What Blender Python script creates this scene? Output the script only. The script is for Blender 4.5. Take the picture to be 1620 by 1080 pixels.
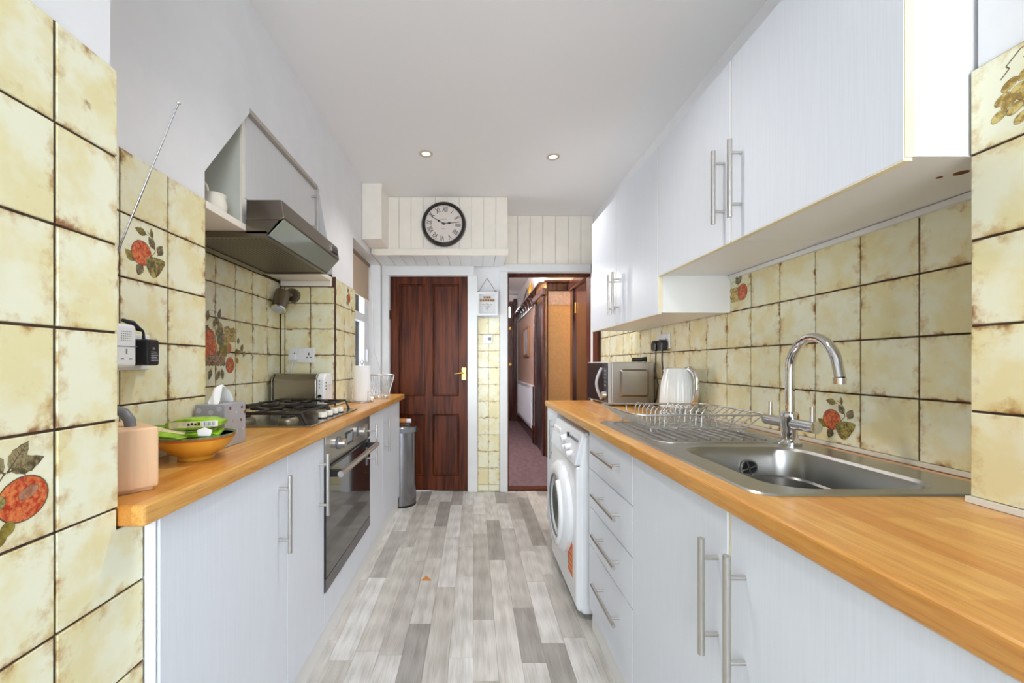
import bpy, bmesh, math, random
from mathutils import Vector, Matrix
RND = random.Random(11)
for _o in list(bpy.data.objects):
    bpy.data.objects.remove(_o)
SC = bpy.context.scene
COL = SC.collection
E = 1.155                      # eye height
CEIL = 2.505
def H(h): return E + h
WT = H(-.247)                  # worktop top level

# ------------------------------------------------------------------ camera
cam_d = bpy.data.cameras.new('camera'); cam = bpy.data.objects.new('camera', cam_d); COL.objects.link(cam)
cam.location = (0, 0, E); cam.rotation_euler = (math.pi/2, 0, 0)
cam_d.sensor_width = 36; cam_d.lens = 649/1620*36
cam_d.shift_x = 60/1620; cam_d.shift_y = 36/1620
cam_d.clip_start = .02; cam_d.clip_end = 100
SC.camera = cam
# ------------------------------------------------------------------ world, daylight, exposure
SC.view_settings.view_transform = 'Standard'; SC.view_settings.look = 'None'
SC.view_settings.exposure = 1.22; SC.view_settings.gamma = 1; SC.view_settings.use_curve_mapping = False
W = bpy.data.worlds.new('overcast_sky'); SC.world = W; W.use_nodes = True
bg = W.node_tree.nodes['Background']; bg.inputs[0].default_value = (.84, .92, 1, 1); bg.inputs[1].default_value = 5.0
def portal(loc, rot, sx, sy):
    d = bpy.data.lights.new('window_portal', 'AREA'); d.shape = 'RECTANGLE'; d.size = sx; d.size_y = sy
    d.cycles.is_portal = True
    o = bpy.data.objects.new('window_portal', d); COL.objects.link(o); o.location = loc; o.rotation_euler = rot
portal((.12, -1.58, 1.28), (math.pi/2, 0, 0), 1.5, 1.9)          # glazed garden door behind the camera
portal((-1.02, 3.25, 1.47), (0, -math.pi/2, 0), 1.1, .82)        # side window
DOWNLIGHT_W = 15.0
HALL_FILL_W = 30.0

# ------------------------------------------------------------------ colour + materials
def c(r, g, b):
    f = lambda v: ((v/255+.055)/1.055)**2.4 if v/255 > .04045 else v/255/12.92
    return (f(r), f(g), f(b), 1)
def nodes(name):
    m = bpy.data.materials.new(name); m.use_nodes = True
    t = m.node_tree; return m, t, t.nodes['Principled BSDF']
def N(t, typ, **kw):
    n = t.nodes.new(typ)
    for k, v in kw.items():
        if k.startswith('i_'):
            n.inputs[k[2:].replace('_', ' ')].default_value = v
        else: setattr(n, k, v)
    return n
def L(t, a, b): t.links.new(a, b)
def math_(t, op, a, b=None, clamp=False):
    n = t.nodes.new('ShaderNodeMath'); n.operation = op; n.use_clamp = clamp
    for i, v in enumerate((a, b)):
        if v is None: continue
        if isinstance(v, (int, float)): n.inputs[i].default_value = v
        else: t.links.new(v, n.inputs[i])
    return n.outputs[0]
def mix(t, fac, a, b, typ='MIX'):
    n = t.nodes.new('ShaderNodeMix'); n.data_type = 'RGBA'; n.blend_type = typ
    for i, v in ((0, fac), (6, a), (7, b)):
        if isinstance(v, (int, float, tuple)): n.inputs[i].default_value = v
        else: t.links.new(v, n.inputs[i])
    return n.outputs[2]
def mrange(t, v, a, b, lo=0, hi=1):
    n = t.nodes.new('ShaderNodeMapRange'); n.interpolation_type = 'SMOOTHSTEP'
    t.links.new(v, n.inputs[0])
    for i, x in enumerate((a, b, lo, hi)): n.inputs[i+1].default_value = x
    return n.outputs[0]
def noise(t, vec, scale, detail=3, rough=.55):
    n = t.nodes.new('ShaderNodeTexNoise'); n.inputs['Scale'].default_value = scale
    n.inputs['Detail'].default_value = detail; n.inputs['Roughness'].default_value = rough
    if vec is not None: t.links.new(vec, n.inputs['Vector'])
    return n.outputs['Fac']
def mapping(t, vec, scale=(1, 1, 1), loc=(0, 0, 0), rot=(0, 0, 0)):
    n = t.nodes.new('ShaderNodeMapping'); n.inputs['Scale'].default_value = scale
    n.inputs['Location'].default_value = loc; n.inputs['Rotation'].default_value = rot
    t.links.new(vec, n.inputs['Vector']); return n.outputs[0]
def bump(t, p, h, strength=.2, dist=.002):
    n = t.nodes.new('ShaderNodeBump'); n.inputs['Strength'].default_value = strength; n.inputs['Distance'].default_value = dist
    t.links.new(h, n.inputs['Height']); t.links.new(n.outputs[0], p.inputs['Normal'])
MC = {}
def M(name, col, rough=.5, metal=0, var=0, vs=8, stretch=(1, 1, 1), bmp=0, bs=60, coat=0, emit=0, spec=None, col2=None, detail=3):
    if name in MC: return MC[name]
    m, t, p = nodes(name)
    p.inputs['Base Color'].default_value = col; p.inputs['Roughness'].default_value = rough; p.inputs['Metallic'].default_value = metal
    if coat: p.inputs['Coat Weight'].default_value = coat; p.inputs['Coat Roughness'].default_value = .08
    if spec is not None: p.inputs['Specular IOR Level'].default_value = spec
    tc = N(t, 'ShaderNodeTexCoord').outputs['Object']
    if var or col2:
        v = noise(t, mapping(t, tc, stretch), vs, detail)
        a = tuple(x*(1-var) for x in col[:3])+(1,); b = col2 or tuple(min(1, x*(1+var)) for x in col[:3])+(1,)
        if col2: a = col
        L(t, mix(t, mrange(t, v, .35, .65), a, b), p.inputs['Base Color'])
    if bmp:
        bump(t, p, noise(t, mapping(t, tc, stretch), bs, 2), bmp, .001)
    if emit:
        p.inputs['Emission Color'].default_value = col; p.inputs['Emission Strength'].default_value = emit
    MC[name] = m; return m

def tile_material(name, a, b, rust=1.0):
    m, t, p = nodes(name)
    tc = N(t, 'ShaderNodeTexCoord'); oi = N(t, 'ShaderNodeObjectInfo'); geo = N(t, 'ShaderNodeNewGeometry')
    off = N(t, 'ShaderNodeCombineXYZ')
    L(t, math_(t, 'MULTIPLY', oi.outputs['Random'], 23.0), off.inputs[0]); L(t, math_(t, 'MULTIPLY', oi.outputs['Random'], 57.0), off.inputs[2])
    va = N(t, 'ShaderNodeVectorMath', operation='ADD'); L(t, geo.outputs['Position'], va.inputs[0]); L(t, off.outputs[0], va.inputs[1])
    pos = va.outputs[0]
    s = N(t, 'ShaderNodeSeparateXYZ'); L(t, tc.outputs['Generated'], s.inputs[0])
    def ed(x): return math_(t, 'MINIMUM', x, math_(t, 'SUBTRACT', 1.0, x))
    edge = math_(t, 'MINIMUM', ed(s.outputs[0]), ed(s.outputs[2]))
    n1 = noise(t, pos, 9, 4, .6); n2 = noise(t, pos, 26, 5, .65); n3 = noise(t, pos, 13, 4, .6); n4 = noise(t, pos, 5, 2)
    base = mix(t, mrange(t, n1, .40, .62), a, b)
    base = mix(t, mrange(t, n4, .5, .75, 0, .35), base, c(226, 214, 168))
    band = math_(t, 'MULTIPLY', math_(t, 'MAXIMUM', math_(t, 'SUBTRACT', .22, edge), 0.0), .95)
    tan = mrange(t, math_(t, 'ADD', n2, band), .60, .88, 0, .75)
    base = mix(t, tan, base, c(204, 170, 100))
    band2 = math_(t, 'MULTIPLY', math_(t, 'MAXIMUM', math_(t, 'SUBTRACT', .09, edge), 0.0), 1.9)
    rs = mrange(t, math_(t, 'ADD', math_(t, 'ADD', math_(t, 'MULTIPLY', n3, .8), math_(t, 'MULTIPLY', n2, .2)), band2), .675, .83, 0, .8*rust)
    base = mix(t, rs, base, c(132, 68, 26))
    L(t, base, p.inputs['Base Color']); p.inputs['Roughness'].default_value = .22
    bump(t, p, noise(t, pos, 22, 2), .06, .002)
    return m
def plank_material():
    m, t, p = nodes('grey_oak_laminate')
    oi = N(t, 'ShaderNodeObjectInfo'); geo = N(t, 'ShaderNodeNewGeometry')
    off = N(t, 'ShaderNodeCombineXYZ'); L(t, math_(t, 'MULTIPLY', oi.outputs['Random'], 40.0), off.inputs[0]); L(t, math_(t, 'MULTIPLY', oi.outputs['Random'], 90.0), off.inputs[1])
    va = N(t, 'ShaderNodeVectorMath', operation='ADD'); L(t, geo.outputs['Position'], va.inputs[0]); L(t, off.outputs[0], va.inputs[1])
    g1 = noise(t, mapping(t, va.outputs[0], (16, 1.3, 1)), 1.6, 4, .6)
    g2 = noise(t, mapping(t, va.outputs[0], (120, 3, 1)), 2.0, 3, .6)
    wv = N(t, 'ShaderNodeTexWave', wave_type='RINGS', rings_direction='X'); wv.inputs['Scale'].default_value = 2.2; wv.inputs['Distortion'].default_value = 5; wv.inputs['Detail'].default_value = 3
    L(t, mapping(t, va.outputs[0], (9, .8, 1)), wv.inputs['Vector'])
    d = math_(t, 'ADD', math_(t, 'MULTIPLY', mrange(t, g1, .35, .7), .55), math_(t, 'ADD', math_(t, 'MULTIPLY', mrange(t, g2, .42, .70), .42), math_(t, 'MULTIPLY', wv.outputs['Fac'], .30)))
    col = mix(t, d, (1.0, 1.0, 1.0, 1), (.64, .625, .60, 1))
    L(t, mix(t, 1.0, oi.outputs['Color'], col, 'MULTIPLY'), p.inputs['Base Color'])
    p.inputs['Roughness'].default_value = .36
    bump(t, p, g2, .06, .001)
    return m
def worktop_material():
    m, t, p = nodes('oiled_beech_stave')
    tc = N(t, 'ShaderNodeTexCoord').outputs['Object']
    s = N(t, 'ShaderNodeSeparateXYZ'); L(t, tc, s.inputs[0])
    cb = N(t, 'ShaderNodeCombineXYZ'); L(t, s.outputs[1], cb.inputs[0]); L(t, s.outputs[0], cb.inputs[1])
    br = N(t, 'ShaderNodeTexBrick'); br.offset = .37; br.inputs['Scale'].default_value = 1; br.inputs['Mortar Size'].default_value = 0.0
    br.inputs['Brick Width'].default_value = .62; br.inputs['Row Height'].default_value = .043; br.inputs['Bias'].default_value = 0
    br.inputs['Color1'].default_value = c(230, 178, 96); br.inputs['Color2'].default_value = c(206, 138, 58); br.inputs['Mortar'].default_value = c(200, 136, 56)
    L(t, cb.outputs[0], br.inputs['Vector'])
    g = noise(t, mapping(t, tc, (34, 2.2, 34)), 1.8, 4, .6); g2 = noise(t, mapping(t, tc, (150, 8, 150)), 2, 2)
    col = mix(t, mrange(t, g, .35, .7, 0, .5), br.outputs['Color'], c(190, 118, 38))
    col = mix(t, mrange(t, g2, .45, .75, 0, .34), col, c(150, 88, 34))
    L(t, col, p.inputs['Base Color']); p.inputs['Roughness'].default_value = .3
    p.inputs['Coat Weight'].default_value = .25; p.inputs['Coat Roughness'].default_value = .15
    return m
def brushed(name, col, rough=.3, stretch=(2, 2, 200)):
    m, t, p = nodes(name)
    tc = N(t, 'ShaderNodeTexCoord').outputs['Object']
    n = noise(t, mapping(t, tc, stretch), 3, 3)
    L(t, mix(t, mrange(t, n, .3, .7), tuple(x*.95 for x in col[:3])+(1,), col), p.inputs['Base Color'])
    p.inputs['Metallic'].default_value = 1; p.inputs['Roughness'].default_value = rough
    L(t, mrange(t, n, .3, .7, rough*.95, rough*1.08), p.inputs['Roughness'])
    MC[name] = m; return m
def cabinet_material(name, col, rough=.35):
    m, t, p = nodes(name)
    geo = N(t, 'ShaderNodeNewGeometry').outputs['Position']
    n = noise(t, mapping(t, geo, (90, 90, 2.2)), 3, 3)
    L(t, mix(t, mrange(t, n, .35, .7), col, tuple(x*.965 for x in col[:3])+(1,)), p.inputs['Base Color'])
    p.inputs['Roughness'].default_value = rough; bump(t, p, n, .06, .001)
    return m
def glass(name, tint=(1, 1, 1, 1), refl=.08):
    m, t, p = nodes(name); t.nodes.remove(p)
    tr = N(t, 'ShaderNodeBsdfTransparent'); tr.inputs[0].default_value = tint
    gl = N(t, 'ShaderNodeBsdfGlossy'); gl.inputs['Roughness'].default_value = .02
    lw = N(t, 'ShaderNodeFresnel'); lw.inputs[0].default_value = 1.45
    mx = N(t, 'ShaderNodeMixShader'); L(t, lw.outputs[0], mx.inputs[0]); L(t, tr.outputs[0], mx.inputs[1]); L(t, gl.outputs[0], mx.inputs[2])
    L(t, mx.outputs[0], t.nodes['Material Output'].inputs[0]); MC[name] = m; return m
def print_material(name, a, b, scale=90):
    m, t, p = nodes(name); geo = N(t, 'ShaderNodeNewGeometry').outputs['Position']
    n = noise(t, geo, scale, 4, .7); n2 = noise(t, geo, scale*.25, 2)
    L(t, mix(t, mrange(t, math_(t, 'ADD', math_(t, 'MULTIPLY', n, .6), math_(t, 'MULTIPLY', n2, .4)), .40, .60), a, b), p.inputs['Base Color'])
    p.inputs['Roughness'].default_value = .3; MC[name] = m; return m

TILE = tile_material('cream_glazed_tile', c(240, 239, 212), c(234, 224, 174))
PLANK = plank_material(); WORKTOP = worktop_material()
CAB = cabinet_material('white_woodgrain_door', c(228, 233, 242)); CARC = M('white_melamine', c(238, 238, 236), .4, bmp=.02)
EDGE = M('yellowed_edge_band', c(236, 226, 194), .45, var=.05)
STEEL = brushed('brushed_steel', c(206, 202, 196), .3, (30, 30, 30)); HOODST = brushed('hood_steel', c(128, 119, 108), .34, (2, 200, 2))
SINKST = M('sink_steel', c(172, 171, 168), .3, 1, var=.03, vs=6); CHROME = M('polished_chrome', c(225, 225, 226), .06, 1)
WALLP = M('white_wall_paint', c(236, 236, 238), .7, var=.015, bmp=.08, bs=140)
CEILP = M('white_ceiling_paint', c(244, 243, 243), .75, bmp=.05, bs=120)
CREAMP = M('cream_gloss_paint', c(246, 239, 227), .35, var=.02)
WHITEP = M('white_gloss_paint', c(232, 233, 233), .3, var=.015)
GROUT = M('dark_brown_grout', c(74, 56, 40), .85, var=.35, vs=40)
PALEGROUT = M('pale_grout', c(176, 160, 118), .85, var=.25, vs=40)
CAULK = M('white_caulk', c(228, 224, 212), .5, var=.04)
MAHOG = M('mahogany_stain', c(62, 24, 10), .34, var=0, vs=2.2, stretch=(16, 16, 1), col2=c(106, 50, 22), spec=.22, detail=5)
DARKW = M('dark_hall_wood', c(52, 26, 22), .25, col2=c(88, 44, 34), vs=2, stretch=(14, 14, 1), coat=.4)
BRASS = M('brass', c(206, 164, 84), .22, 1)
BLACK = M('black_plastic', c(24, 24, 27), .35, var=.1); IRON = M('cast_iron', c(26, 23, 22), .42, bmp=.15, bs=200)
WPLAS = M('white_plastic', c(236, 237, 238), .3, var=.01); GPLAS = M('grey_plastic', c(120, 122, 126), .4, var=.05)
PAPER = M('tissue_paper', c(243, 243, 243), .85, var=.02)
PANE = glass('window_glass')

# ------------------------------------------------------------------ geometry helpers
def box(bm, x0, x1, y0, y1, z0, z1):
    v = [bm.verts.new((x, y, z)) for z in (z0, z1) for y in (y0, y1) for x in (x0, x1)]
    for f in ((0, 2, 3, 1), (4, 5, 7, 6), (0, 1, 5, 4), (2, 6, 7, 3), (0, 4, 6, 2), (1, 3, 7, 5)):
        bm.faces.new([v[i] for i in f])
    return v
def frame_of(d):
    d = d.normalized(); a = Vector((0, 0, 1)) if abs(d.z) < .9 else Vector((1, 0, 0))
    u = d.cross(a).normalized(); return u, d.cross(u).normalized()
def cyl(bm, p0, p1, r0, r1=None, seg=16, cap=True):
    p0 = Vector(p0); p1 = Vector(p1); r1 = r0 if r1 is None else r1
    u, w = frame_of(p1-p0); A = []; B = []
    for i in range(seg):
        a = 2*math.pi*i/seg; d = u*math.cos(a)+w*math.sin(a)
        A.append(bm.verts.new(p0+d*r0)); B.append(bm.verts.new(p1+d*r1))
    for i in range(seg):
        j = (i+1) % seg; bm.faces.new((A[i], B[i], B[j], A[j]))
    if cap: bm.faces.new(A); bm.faces.new(B[::-1])
def tube(bm, pts, r, seg=8, closed=False):
    P = [Vector(p) for p in pts]; n = len(P); rings = []; u = None
    for i in range(n):
        if closed: d = P[(i+1) % n]-P[i-1]
        else: d = P[min(i+1, n-1)]-P[max(i-1, 0)]
        d.normalize()
        if u is None: u, w = frame_of(d)
        else:
            u = (u-d*u.dot(d)).normalized()
        w = d.cross(u); rr = r[i] if isinstance(r, (list, tuple)) else r
        rings.append([bm.verts.new(P[i]+(u*math.cos(2*math.pi*k/seg)+w*math.sin(2*math.pi*k/seg))*rr) for k in range(seg)])
    m = n if closed else n-1
    for i in range(m):
        a, b = rings[i], rings[(i+1) % n]
        for k in range(seg): bm.faces.new((a[k], a[(k+1) % seg], b[(k+1) % seg], b[k]))
    if not closed: bm.faces.new(rings[0][::-1]); bm.faces.new(rings[-1])
def lathe(bm, prof, cx=0, cy=0, seg=32, mod=None, M4=None):
    rings = []
    for r, z in prof:
        ring = []
        for i in range(seg):
            a = 2*math.pi*i/seg; q = r*(mod(a, z) if mod else 1)
            p = Vector((cx+q*math.cos(a), cy+q*math.sin(a), z)); ring.append(bm.verts.new(M4 @ p if M4 else p))
        rings.append(ring)
    for a, b in zip(rings, rings[1:]):
        for i in range(seg): bm.faces.new((a[i], a[(i+1) % seg], b[(i+1) % seg], b[i]))
    if prof[0][0] > 0: bm.faces.new(rings[0][::-1])
    if prof[-1][0] > 0: bm.faces.new(rings[-1])
def prism(bm, pts, axis, a0, a1):
    def p3(p, a): return (a, p[0], p[1]) if axis == 'x' else ((p[0], a, p[1]) if axis == 'y' else (p[0], p[1], a))
    A = [bm.verts.new(p3(p, a0)) for p in pts]; B = [bm.verts.new(p3(p, a1)) for p in pts]; n = len(pts)
    bm.faces.new(A); bm.faces.new(B[::-1])
    for i in range(n): bm.faces.new((A[i], B[i], B[(i+1) % n], A[(i+1) % n]))
def slab(bm, us, vs, solid, axis, a0, a1):
    """plate made of cells us x vs; solid(i,j) tells which are there; joined without inner faces"""
    V = {}
    def p3(u, v, a): return (a, u, v) if axis == 'x' else ((u, a, v) if axis == 'y' else (u, v, a))
    def vert(i, j, k):
        if (i, j, k) not in V: V[(i, j, k)] = bm.verts.new(p3(us[i], vs[j], (a0, a1)[k]))
        return V[(i, j, k)]
    nu, nv = len(us)-1, len(vs)-1; ok = lambda i, j: 0 <= i < nu and 0 <= j < nv and solid(i, j)
    for i in range(nu):
        for j in range(nv):
            if not ok(i, j): continue
            for k in (0, 1): bm.faces.new([vert(i, j, k), vert(i+1, j, k), vert(i+1, j+1, k), vert(i, j+1, k)])
            for (di, dj, a, b) in ((-1, 0, (0, 0), (0, 1)), (1, 0, (1, 0), (1, 1)), (0, -1, (0, 0), (1, 0)), (0, 1, (0, 1), (1, 1))):
                if not ok(i+di, j+dj):
                    bm.faces.new([vert(i+a[0], j+a[1], 0), vert(i+b[0], j+b[1], 0), vert(i+b[0], j+b[1], 1), vert(i+a[0], j+a[1], 1)])
def rrect(cx, cy, hx, hy, r, k=6):
    pts = []
    for q, (sx, sy) in enumerate(((1, 1), (-1, 1), (-1, -1), (1, -1))):
        for i in range(k+1):
            a = math.pi/2*(q+i/k); pts.append((cx+sx*(hx-r)+r*math.cos(a), cy+sy*(hy-r)+r*math.sin(a)))
    return pts
WL = {}
def thing(name, label, cat, loc, group=None, rotz=0):
    o = bpy.data.objects.new(name, None); COL.objects.link(o); o.location = loc; o.rotation_euler = (0, 0, rotz)
    o.empty_display_size = .05; o['label'] = label; o['category'] = cat
    if group: o['group'] = group
    WL[o] = Vector(loc); return o
def fin(bm, name, mat, parent=None, label=None, cat=None, group=None, kind=None, smooth=None, bevel=0, local=False, mats=None, segs=2):
    """one mesh object from bm (world coordinates unless local)"""
    bmesh.ops.recalc_face_normals(bm, faces=bm.faces)
    me = bpy.data.meshes.new(name)
    if parent is None:
        xs = [v.co for v in bm.verts]; lo = Vector((min(v.x for v in xs), min(v.y for v in xs), min(v.z for v in xs))); hi = Vector((max(v.x for v in xs), max(v.y for v in xs), max(v.z for v in xs)))
        base = Vector(((lo.x+hi.x)/2, (lo.y+hi.y)/2, lo.z))
    else: base = Vector((0, 0, 0)) if local else WL[parent]
    bmesh.ops.translate(bm, verts=bm.verts, vec=-base)
    bm.to_mesh(me); bm.free()
    o = bpy.data.objects.new(name, me); COL.objects.link(o)
    for m in (mats or [mat]): me.materials.append(m)
    if smooth: me.shade_smooth(); me.set_sharp_from_angle(angle=math.radians(smooth))
    if parent is None: o.location = base; WL[o] = base
    else: o.parent = parent; WL[o] = WL[parent]
    if bevel:
        md = o.modifiers.new('bevel', 'BEVEL'); md.width = bevel; md.segments = segs; md.limit_method = 'ANGLE'; md.angle_limit = math.radians(40)
    if label: o['label'] = label
    if cat: o['category'] = cat
    if group: o['group'] = group
    if kind: o['kind'] = kind
    return o
def bmn(): return bmesh.new()
def B(name, mat, parent, x0, x1, y0, y1, z0, z1, bevel=0, **kw):
    bm = bmn(); box(bm, x0, x1, y0, y1, z0, z1); return fin(bm, name, mat, parent, bevel=bevel, **kw)
def C(name, mat, parent, p0, p1, r0, r1=None, seg=20, **kw):
    bm = bmn(); cyl(bm, p0, p1, r0, r1, seg); kw.setdefault('smooth', 40); return fin(bm, name, mat, parent, **kw)
def T(name, mat, parent, pts, r, seg=8, closed=False, **kw):
    bm = bmn(); tube(bm, pts, r, seg, closed); kw.setdefault('smooth', 50); return fin(bm, name, mat, parent, **kw)
def LA(name, mat, parent, prof, cx=0, cy=0, seg=32, mod=None, M4=None, **kw):
    bm = bmn(); lathe(bm, prof, cx, cy, seg, mod, M4); kw.setdefault('smooth', 40); return fin(bm, name, mat, parent, **kw)
def text(name, s, size, mat, parent, M4, ext=.0004, align='CENTER', label=None, bold=0):
    """lettering as a mesh: text runs along local x, reads from -y side"""
    cu = bpy.data.curves.new(name, 'FONT'); cu.body = s; cu.size = size; cu.extrude = ext; cu.align_x = align; cu.align_y = 'CENTER'; cu.resolution_u = 3; cu.offset = bold
    o = bpy.data.objects.new(name, cu); COL.objects.link(o)
    me = bpy.data.meshes.new_from_object(o); bpy.data.objects.remove(o); bpy.data.curves.remove(cu)
    me.transform(M4 @ Matrix.Rotation(math.pi/2, 4, 'X'))
    me.transform(Matrix.Translation(-WL[parent])); me.materials.clear(); me.materials.append(mat); me.name = name
    r = bpy.data.objects.new(name, me); COL.objects.link(r); r.parent = parent; WL[r] = WL[parent]
    if label: r['label'] = label
    return r
def bar_handle(parent, plane, sx, along, centre, length, z=None, out=.034, r=.0068, mat=None):
    """steel T-bar handle; sx = direction the door faces; along 'z' (centre=(y,z)) or 'y'"""
    bm = bmn(); y, zz = centre; x = plane+sx*out; hl = length/2; st = hl*.66
    if along == 'z':
        cyl(bm, (x, y, zz-hl), (x, y, zz+hl), r, seg=12)
        for s in (-1, 1): cyl(bm, (plane, y, zz+s*st), (x, y, zz+s*st), r*.72, seg=10)
    else:
        cyl(bm, (x, y-hl, zz), (x, y+hl, zz), r, seg=12)
        for s in (-1, 1): cyl(bm, (plane, y+s*st, zz), (x, y+s*st, zz), r*.72, seg=10)
    return fin(bm, 'handle', mat or STEEL, parent, smooth=40)
# ------------------------------------------------------------------ tiles
TMESH = {}
def tile_mesh(w, h, mat):
    k = (round(w, 4), round(h, 4), mat.name)
    if k in TMESH: return TMESH[k]
    bm = bmn(); ch = .0014; t = .008
    a = [bm.verts.new((x, t, z)) for x, z in ((0, 0), (w, 0), (w, h), (0, h))]
    b = [bm.verts.new((x, ch*.8, z)) for x, z in ((0, 0), (w, 0), (w, h), (0, h))]
    d = [bm.verts.new((x, 0, z)) for x, z in ((ch, ch), (w-ch, ch), (w-ch, h-ch), (ch, h-ch))]
    bm.faces.new(d)
    for i in range(4):
        j = (i+1) % 4; bm.faces.new((a[i], a[j], b[j], b[i])); bm.faces.new((b[i], b[j], d[j], d[i]))
    bmesh.ops.recalc_face_normals(bm, faces=bm.faces)
    me = bpy.data.meshes.new('tile'); bm.to_mesh(me); bm.free(); me.materials.append(mat); TMESH[k] = me; return me
def tile_grid(wall, rot, plane, us, vs, gap=.0044, mat=None, skip=()):
    """rot 90: wall on the left facing +x (u=y); -90: on the right facing -x (u=y); 0: facing the camera (u=x)"""
    out = {}
    for i in range(len(us)-1):
        for j in range(len(vs)-1):
            if (i, j) in skip: continue
            w = us[i+1]-us[i]-gap; h = vs[j+1]-vs[j]-gap; u = us[i]+gap/2; v = vs[j]+gap/2; e = RND.uniform(-.0006, .0006)
            if rot == 90: p = (plane+e, u, v)
            elif rot == -90: p = (plane+e, us[i+1]-gap/2, v)
            else: p = (u, plane+e, v)
            o = bpy.data.objects.new('tile', tile_mesh(w, h, mat or TILE)); COL.objects.link(o); o.parent = wall
            o.location = Vector(p)-WL[wall]; o.rotation_euler = (0, 0, math.radians(rot)); WL[o] = Vector(p); o['wh'] = 0; del o['wh']
            out[(i, j)] = o
    return out
def lines(a, step, n): return [a+step*i for i in range(n+1)]
# fruit prints on tiles (flat glaze print, coordinates 0..1 across one tile)
P_RED = print_material('print_red', c(176, 44, 14), c(226, 128, 70), 150); P_OLIVE = print_material('print_olive', c(86, 74, 26), c(178, 160, 92), 150)
P_LEAF = print_material('print_leaf', c(76, 66, 40), c(156, 142, 102), 170); P_YLEAF = print_material('print_yellow_leaf', c(112, 98, 30), c(166, 144, 56))
P_GRAPE = print_material('print_grape', c(150, 116, 34), c(218, 196, 120), 130); P_LINE = print_material('print_line', c(92, 72, 48), c(120, 96, 64))
P_PINK = print_material('print_pink', c(150, 92, 66), c(188, 140, 110))
PM = [P_RED, P_OLIVE, P_LEAF, P_YLEAF, P_GRAPE, P_LINE, P_PINK]
PI = {'red': 0, 'olive': 1, 'leaf': 2, 'yleaf': 3, 'grape': 4, 'line': 5, 'pink': 6}
def motif(tileobj, S, elems, dy=0, name='fruit_print'):
    bm = bmn(); k = 0
    def poly(pts, mi):
        nonlocal k
        k += .2; y = -.0003-.000016*k
        f = bm.faces.new([bm.verts.new((p[0]*S, y+dy, p[1]*S)) for p in pts]); f.material_index = mi
    for e in elems:
        kind, u, v, a, b, ang, col = e; k = math.ceil(k) if kind != 'leaf' else k
        ca, sa = math.cos(math.radians(ang)), math.sin(math.radians(ang))
        def tr(x, y): return (u+x*ca-y*sa, v+x*sa+y*ca)
        if kind == 'oval':
            poly([tr(a*1.06*math.cos(t), b*1.06*math.sin(t)) for t in [2*math.pi*i/22 for i in range(22)]], PI['line'])
            poly([tr(a*math.cos(t), b*math.sin(t)) for t in [2*math.pi*i/22 for i in range(22)]], PI[col])
        elif kind == 'pear':
            poly([tr(a*(math.cos(t)+.22*math.cos(t)**2), b*math.sin(t)*(1-.42*math.cos(t))) for t in [2*math.pi*i/26 for i in range(26)]], PI[col])
        elif kind == 'leaf':
            n = 9; a, b = a*1.12, b*1.15; up = [tr(a*i/n, b*math.sin(math.pi*(i/n)**.8)*(1 if i % 2 else .86)) for i in range(n+1)]; dn = [tr(a*i/n, -b*math.sin(math.pi*(i/n)**.8)*(1 if i % 2 else .86)) for i in range(n-1, 0, -1)]
            poly(up+dn, PI[col])
            for i in range(1, 7):
                for sg in (1, -1):
                    x0_ = a*i/8; yv = sg*b*.8*math.sin(math.pi*min(1, (i+1.2)/9)**.8); poly([tr(x0_, 0), tr(x0_+a*.13, yv), tr(x0_+a*.03, 0)], PI['line'])
            poly([tr(-.1*a, -.008), tr(a*.95, 0), tr(-.1*a, .008)], PI['line'])
        elif kind == 'curve':
            pts = u; r = .006
            for p, q in zip(pts, pts[1:]):
                d = Vector((q[0]-p[0], q[1]-p[1])); d.normalize(); nx, ny = -d.y*r, d.x*r
                poly([(p[0]+nx, p[1]+ny), (p[0]-nx, p[1]-ny), (q[0]-nx, q[1]-ny), (q[0]+nx, q[1]+ny)], PI[col])
    for f in bm.faces: f.normal_update()
    me = bpy.data.meshes.new(name); bm.to_mesh(me); bm.free()
    for m in PM: me.materials.append(m)
    o = bpy.data.objects.new(name, me); COL.objects.link(o); o.parent = tileobj; return o
APPLE_PEAR = [('curve', [(.58, .42), (.7, .56), (.66, .75), (.52, .86)], 0, 0, 0, 0, 'line'), ('leaf', .50, .80, -.22, .06, -10, 'yleaf'), ('leaf', .63, .78, .15, .035, 100, 'yleaf'),
    ('leaf', .68, .60, .20, .065, 125, 'leaf'), ('leaf', .76, .52, .19, .075, 62, 'leaf'), ('leaf', .27, .30, -.22, .075, -35, 'yleaf'), ('leaf', .40, .28, .20, .075, 250, 'leaf'),
    ('oval', .40, .46, .20, .20, 0, 'red'), ('pear', .68, .30, .22, .17, 28, 'olive')]
GRAPES_ORANGE = [('leaf', .50, .70, .26, .07, 60, 'leaf'), ('leaf', .50, .70, .24, .07, 110, 'leaf'), ('curve', [(.2, .75), (.3, .82), (.45, .72)], 0, 0, 0, 0, 'line')] + \
    [('oval', .20+.105*(i % 4)+.05*(i//4 % 2), .58-.095*(i//4), .06, .058, 30, 'grape') for i in range(16)] + [('oval', .68, .47, .19, .21, 0, 'red')]
# =================================================================== THE SETTING
def st(o, label, cat):
    o['label'] = label; o['category'] = cat; o['kind'] = 'structure'; return o
ROWS_L = [H(-.2496+.1522*k) for k in range(0, 6)]           # left walls, from the worktop up to h = .511
ROWS_LB = [0.0]+[H(-.2496-.1522*k) for k in range(5, -1, -1)]
ROWS_R = lines(.918, .1522, 4)
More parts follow.
